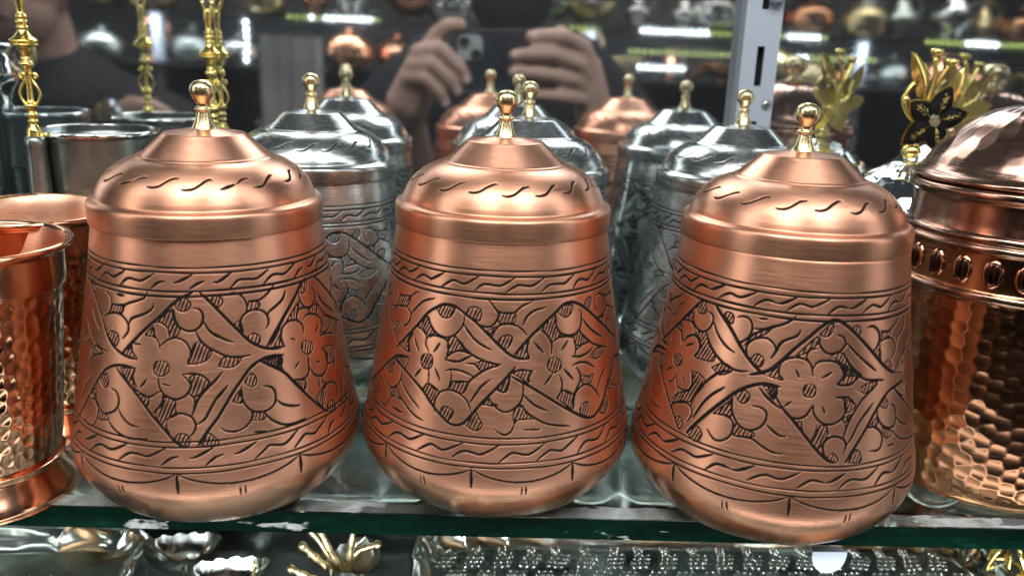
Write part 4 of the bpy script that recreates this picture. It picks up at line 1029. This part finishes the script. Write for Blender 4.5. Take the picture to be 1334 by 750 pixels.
# white clip hooked under the glass edge
V, F = [], []
n = 14
for y, sc in ((.2895, 1.0), (.2935, .85)):
    for k in range(n):
        a = math.pi * k / (n - 1)
        V.append((.1480 + .0072 * math.cos(a) * sc, y, -.0095 - .0098 * abs(math.sin(a)) ** .8 * sc))
for k in range(n - 1): F += [(k, k + 1, n + k + 1, n + k)]
F.append(tuple(range(n))); F.append(tuple(reversed(range(n, 2 * n))))
F.append((0, n, 2 * n - 1, n - 1))
tag(mesh_obj('plastic_clip', V, F, WHITE_PL, smooth=False), 'small white plastic clip under the glass edge below the rightmost copper canister', 'clip')

# ---------------------------------------------------------------- people seen in the mirror
def capsule(V, F, a, ra, b, rb, seg=14):
    a, b = Vector(a), Vector(b); d = b - a
    L = d.length or 1e-5; d.normalize()
    P, R_ = [], []
    for k in range(5):
        t = math.pi / 2 * (1 - k / 4); P.append(a - d * ra * math.sin(t)); R_.append(max(ra * math.cos(t), ra * .02))
    for k in range(5):
        t = math.pi / 2 * k / 4; P.append(b + d * rb * math.sin(t)); R_.append(max(rb * math.cos(t), rb * .02))
    tube(V, F, P, R_, seg)
def remeshed(name, V, F, voxel, mat, parent, smooth_it=4):
    o = mesh_obj(name, V, F, mat, None)
    m = o.modifiers.new('r', 'REMESH'); m.mode = 'VOXEL'; m.voxel_size = voxel; m.use_smooth_shade = True
    s = o.modifiers.new('s', 'SMOOTH'); s.iterations = smooth_it; s.factor = .5
    dg = bpy.context.evaluated_depsgraph_get(); dg.update()
    me = bpy.data.meshes.new_from_object(o.evaluated_get(dg))
    me.materials.clear(); me.materials.append(mat)
    me.polygons.foreach_set('use_smooth', [True] * len(me.polygons))
    bpy.data.objects.remove(o)
    return link(name, me, parent)
def chain(V, F, pts, rad):
    for i in range(len(pts) - 1): capsule(V, F, pts[i], rad[i], pts[i + 1], rad[i + 1])

ph = thing('person', 'person in a dark jacket holding up a phone with both hands, seen in the mirror', 'person', (0, 0, 0))
V, F = [], []
Yf = .0045
def H(pts, y=Yf): return [(x, yy, z) for (x, z), yy in zip(pts, y if hasattr(y, '__len__') else [y] * len(pts))]
# hand on the left of the mirror picture
chain(V, F, H([(-.070, .142), (-.060, .170), (-.045, .195), (-.031, .206), (-.018, .207)], [-.030, -.020, -.008, 0.0, .001]), [.013, .0115, .0098, .0092, .0078])
chain(V, F, H([(-.076, .140), (-.066, .176), (-.038, .180), (-.016, .160), (-.009, .147)], [-.028, -.012, .008, .010, .009]), [.0130, .0098, .0088, .0080, .0070])
chain(V, F, H([(-.080, .130), (-.074, .160), (-.048, .164), (-.026, .145), (-.019, .134)], [-.028, -.012, .006, .008, .007]), [.0130, .0098, .0086, .0078, .0068])
chain(V, F, H([(-.084, .122), (-.079, .147), (-.057, .147), (-.038, .130), (-.033, .120)], [-.030, -.014, .004, .005, .004]), [.0120, .0092, .0080, .0074, .0064])
chain(V, F, H([(-.072, .150), (-.084, .118), (-.080, .094), (-.075, .040)], [-.026, -.034, -.050, -.085]), [.017, .022, .021, .026])
chain(V, F, H([(-.064, .135), (-.074, .112), (-.080, .094)], [-.028, -.034, -.050]), [.018, .021, .021])
# hand on the right
chain(V, F, H([(.138, .160), (.127, .188), (.100, .199), (.080, .199), (.064, .197)], [-.022, -.012, .004, .006, .005]), [.0135, .0100, .0092, .0082, .0072])
chain(V, F, H([(.138, .148), (.124, .168), (.088, .179), (.064, .178), (.045, .176)], [-.024, -.010, .006, .008, .007]), [.0135, .0102, .0092, .0082, .0070])
chain(V, F, H([(.138, .138), (.121, .149), (.088, .155), (.064, .157), (.044, .157)], [-.026, -.012, .004, .006, .005]), [.0130, .0098, .0088, .0080, .0068])
chain(V, F, H([(.140, .126), (.128, .128), (.100, .131), (.082, .132), (.066, .132)], [-.028, -.016, 0.0, .003, .003]), [.0120, .0090, .0080, .0072, .0062])
chain(V, F, H([(.146, .120), (.132, .150), (.112, .196), (.098, .204)], [-.040, -.036, -.020, -.016]), [.016, .012, .0095, .0080])
chain(V, F, H([(.136, .165), (.146, .120), (.152, .094), (.175, .040)], [-.024, -.034, -.050, -.085]), [.016, .022, .021, .026])
chain(V, F, H([(.136, .135), (.144, .112), (.152, .094)], [-.028, -.034, -.050]), [.018, .021, .021])
hx, hy, hz = .050, -.300, .325
hd = []
body = (V, F)
chain(V, F, [(-.075, -.085, .040), (-.125, -.15, -.03)], [.024, .030]); chain(V, F, [(.175, -.085, .040), (.215, -.15, -.03)], [.024, .030])
# head and neck
ball(V, F, (hx, hy, hz + .02), 1, 24, 16, (.076, .095, .098)); ball(V, F, (hx, hy + .018, hz - .045), 1, 20, 12, (.060, .068, .066))
capsule(V, F, (hx, hy + .085, hz + .020), .009, (hx, hy + .104, hz - .012), .014)
for s in (-1, 1): ball(V, F, (hx + s * .013, hy + .096, hz - .014), .009, 8, 6); ball(V, F, (hx + s * .078, hy - .005, hz), 1, 10, 8, (.010, .018, .030))
ball(V, F, (hx, hy + .070, hz - .088), 1, 12, 8, (.024, .020, .018))
chain(V, F, [(hx, hy - .02, hz - .05), (hx, hy - .045, hz - .14), (hx, hy - .06, hz - .2)], [.058, .058, .075])
# trunk that the jacket hides, so that the figure is one surface
chain(V, F, [(hx, -.36, .10), (hx, -.38, -.15), (hx, -.38, -.45)], [.11, .12, .12])
chain(V, F, [(hx - .15, -.35, .10), (hx, -.36, .13), (hx + .15, -.35, .10)], [.06, .07, .06])
chain(V, F, [(hx - .16, -.35, .09), (-.20, -.30, -.12), (-.125, -.15, -.03)], [.05, .042, .034]); chain(V, F, [(hx + .16, -.35, .09), (.29, -.30, -.12), (.215, -.15, -.03)], [.05, .042, .034])
for s in (-1, 1): chain(V, F, [(hx + s * .09, -.38, -.45), (hx + s * .10, -.36, -.78), (hx + s * .10, -.38, -1.10)], [.085, .055, .038]); chain(V, F, [(hx + s * .10, -.40, -1.13), (hx + s * .11, -.24, -1.145)], [.036, .026])
remeshed('body', V, F, .0028, SKIN, ph, 3)
V, F = [], []
chain(V, F, [(hx, -.37, .12), (hx, -.38, -.12), (hx, -.39, -.48)], [.135, .150, .150])
chain(V, F, [(hx - .165, -.36, .085), (hx - .09, -.365, .135), (hx, -.37, .150), (hx + .09, -.365, .135), (hx + .165, -.36, .085)], [.072, .085, .085, .085, .072])
chain(V, F, [(hx - .18, -.355, .07), (-.205, -.30, -.13), (-.120, -.145, -.025)], [.070, .060, .046]); chain(V, F, [(hx + .18, -.355, .07), (.298, -.30, -.13), (.213, -.145, -.025)], [.070, .060, .046])
chain(V, F, [(-.120, -.145, -.025), (-.078, -.092, .030)], [.044, .034]); chain(V, F, [(.213, -.145, -.025), (.178, -.092, .030)], [.044, .034])
for s in (-1, 1): chain(V, F, [(hx + s * .03, -.34, .19), (hx + s * .075, -.37, .175)], [.030, .032])
remeshed('jacket', V, F, .008, JACKET, ph, 6)
for tx, ty, tz, ax in ((-.009, .0160, .147, 0), (-.019, .0135, .134, 0), (-.033, .0100, .120, 0), (.047, .0135, .176, 1), (.046, .0115, .157, 1), (.068, .0090, .132, 1), (.067, .0120, .197, 1)):
    V, F = [], []; ball(V, F, (tx, ty - .0008, tz), 1, 12, 8, (.0052, .0012, .0042) if ax else (.0042, .0012, .0052))
    mesh_obj('fingernail', V, F, NAIL, ph)
V, F = [], []
for s in (-1, 1): chain(V, F, [(hx + s * .09, -.39, -.45), (hx + s * .10, -.365, -.78), (hx + s * .10, -.385, -1.08)], [.105, .075, .060])
remeshed('trousers', V, F, .010, SWEATER, ph, 5)
for s in (-1, 1):
    V, F = [], []; chain(V, F, [(hx + s * .10, -.41, -1.12), (hx + s * .11, -.22, -1.135)], [.046, .034]); remeshed('shoe', V, F, .008, BLACK, ph, 3)
V, F = [], []
ball(V, F, (hx, hy - .012, hz + .035), 1, 24, 16, (.086, .100, .098))
V = [v for v in V]
o = mesh_obj('hair', V, F, HAIR, ph)
V, F = [], []
ball(V, F, (hx, hy + .034, hz - .066), 1, 24, 14, (.062, .074, .058)); remeshed('beard', V, F, .004, HAIR, ph, 3)
V, F = [], []; capsule(V, F, (hx - .016, hy + .088, hz - .046), .004, (hx + .016, hy + .088, hz - .046), .004); mesh_obj('lips', V, F, make_skin('lips', (.40, .17, .14), (.46, .2, .17)), ph)
for s in (-1, 1):
    V, F = [], []; ball(V, F, (hx + s * .031, hy + .080, hz + .022), .012, 12, 8); mesh_obj('eye', V, F, WHITE_PL, ph)

# the phone, lens at the camera's place
pn = thing('phone', 'black phone with a square two lens camera block, held up and seen in the mirror', 'phone')
pn.matrix_world = Matrix.Translation((0, 0, CAM_Z)) @ CAMROT
def rbox(x0, x1, y0, y1, z0, z1, r, n=6):
    V, F = [], []
    for z in (z0, z1):
        for cx_, cy_, a0 in ((x1 - r, y1 - r, 0), (x0 + r, y1 - r, 90), (x0 + r, y0 + r, 180), (x1 - r, y0 + r, 270)):
            for k in range(n + 1):
                a = math.radians(a0 + 90 * k / n); V.append((cx_ + r * math.cos(a), cy_ + r * math.sin(a), z))
    m = 4 * (n + 1)
    F.append(tuple(reversed(range(m)))); F.append(tuple(range(m, 2 * m)))
    for k in range(m): F.append((k, (k + 1) % m, m + (k + 1) % m, m + k))
    return V, F
V, F = rbox(-.0245, .1222, -.0500, .0215, .0045, .0120, .010); mesh_obj('phone_body', V, F, plain('phone_back', (.022, .030, .048), .15, 0, .6), pn, smooth=False)
V, F = rbox(-.0200, .0087, -.0120, .0167, .0028, .0046, .007); mesh_obj('camera_block', V, F, plain('camera_glass', (.62, .64, .63), .3), pn, smooth=False)
for x, y in ((-.0125, .0095), (0.0012, -.0048)):
    ln = lathe('lens', [(0, -.0006), (.0035, -.0003), (.0045, 0), (.0058, .0004), (.0062, .0000), (.0062, -.0015)], plain('lens_glass', (.01, .01, .012), .08, 0, .6), pn, (x, y, .0022), 32)

p2 = thing('person', 'person in a black sweater holding up a glittering trinket, seen in the mirror at left', 'person')
hx, hy, hz = -.672, -.33, .255
V, F = [], []
ball(V, F, (hx, hy, hz + .02), 1, 24, 16, (.074, .092, .098)); ball(V, F, (hx, hy + .020, hz - .042), 1, 20, 12, (.058, .066, .060))
capsule(V, F, (hx, hy + .085, hz + .012), .008, (hx, hy + .102, hz - .018), .012)
for s in (-1, 1): ball(V, F, (hx + s * .076, hy - .005, hz), 1, 10, 8, (.010, .018, .028))
chain(V, F, [(hx, hy - .02, hz - .05), (hx + .01, hy - .04, hz - .14), (hx + .02, hy - .05, hz - .2)], [.055, .055, .075])
chain(V, F, [(hx, -.38, .02), (hx, -.40, -.45)], [.11, .12]); chain(V, F, [(hx - .16, -.38, .05), (hx + .16, -.38, .05)], [.05, .05])
chain(V, F, [(hx + .16, -.38, .04), (hx + .22, -.34, -.16), (-.42, -.20, .02), (-.425, -.17, .05)], [.048, .040, .028, .024])
for k, (a, b) in enumerate((((-.428, .052), (-.468, .094)), ((-.42, .06), (-.455, .100)), ((-.41, .062), (-.440, .098)), ((-.402, .06), (-.425, .088)))):
    chain(V, F, [(a[0], -.165, a[1] + .01), ((a[0] + b[0]) / 2, -.148, (a[1] + b[1]) / 2 + .014), (b[0], -.150, b[1] - .002)], [.012, .0098, .0078])
chain(V, F, [(-.430, -.17, .052), (-.462, -.155, .066), (-.476, -.148, .078)], [.015, .011, .0085])
ball(V, F, (-.418, -.168, .056), .024, 12, 8)
for s in (-1, 1): chain(V, F, [(hx + s * .09, -.40, -.45), (hx + s * .10, -.38, -.78), (hx + s * .10, -.40, -1.10)], [.08, .05, .036]); chain(V, F, [(hx + s * .10, -.42, -1.13), (hx + s * .11, -.26, -1.145)], [.036, .026])
remeshed('body', V, F, .0045, SKIN, p2, 5)
V, F = [], []
chain(V, F, [(hx + .01, -.39, .05), (hx, -.40, -.48)], [.125, .145])
chain(V, F, [(hx - .17, -.38, .03), (hx, -.385, .085), (hx + .02, -.385, .085), (hx + .18, -.38, .03)], [.070, .080, .080, .070])
chain(V, F, [(hx + .18, -.38, .02), (hx + .235, -.34, -.17), (-.435, -.21, .0), (-.425, -.188, .030)], [.068, .056, .042, .034])
chain(V, F, [(hx - .18, -.38, .02), (hx - .24, -.34, -.20), (hx - .1, -.24, -.28)], [.068, .056, .045])
remeshed('sweater', V, F, .008, SWEATER, p2, 6)
V, F = [], []
for s in (-1, 1): chain(V, F, [(hx + s * .09, -.41, -.45), (hx + s * .10, -.385, -.78), (hx + s * .10, -.405, -1.08)], [.10, .07, .058])
remeshed('trousers', V, F, .010, SWEATER, p2, 5)
for s in (-1, 1):
    V, F = [], []; chain(V, F, [(hx + s * .10, -.43, -1.12), (hx + s * .11, -.24, -1.135)], [.046, .034]); remeshed('shoe', V, F, .008, BLACK, p2, 3)
V, F = [], []; ball(V, F, (hx, hy - .020, hz + .035), 1, 24, 16, (.084, .098, .098)); mesh_obj('hair', V, F, HAIR, p2)
V, F = [], []; capsule(V, F, (hx - .020, hy + .085, hz - .052), .005, (hx + .020, hy + .085, hz - .052), .005); mesh_obj('lips', V, F, bpy.data.materials['lips'], p2)
for s in (-1, 1):
    V, F = [], []; ball(V, F, (hx + s * .030, hy + .076, hz + .020), .011, 12, 8); mesh_obj('eye', V, F, WHITE_PL, p2)
tk = thing('glitter_trinket', 'small glittering crystal trinket held by the person in the black sweater', 'trinket', (-.478, -.135, .085))
for k in range(14):
    V, F = [], []
    a = k * 2.4; r_ = .016 * math.sqrt(k / 14)
    ball(V, F, (r_ * math.cos(a), 0, r_ * math.sin(a) * .9), .0062, 6, 3)
    mesh_obj('crystal', V, F, CRYSTAL if k % 3 else GILT, tk, smooth=False)
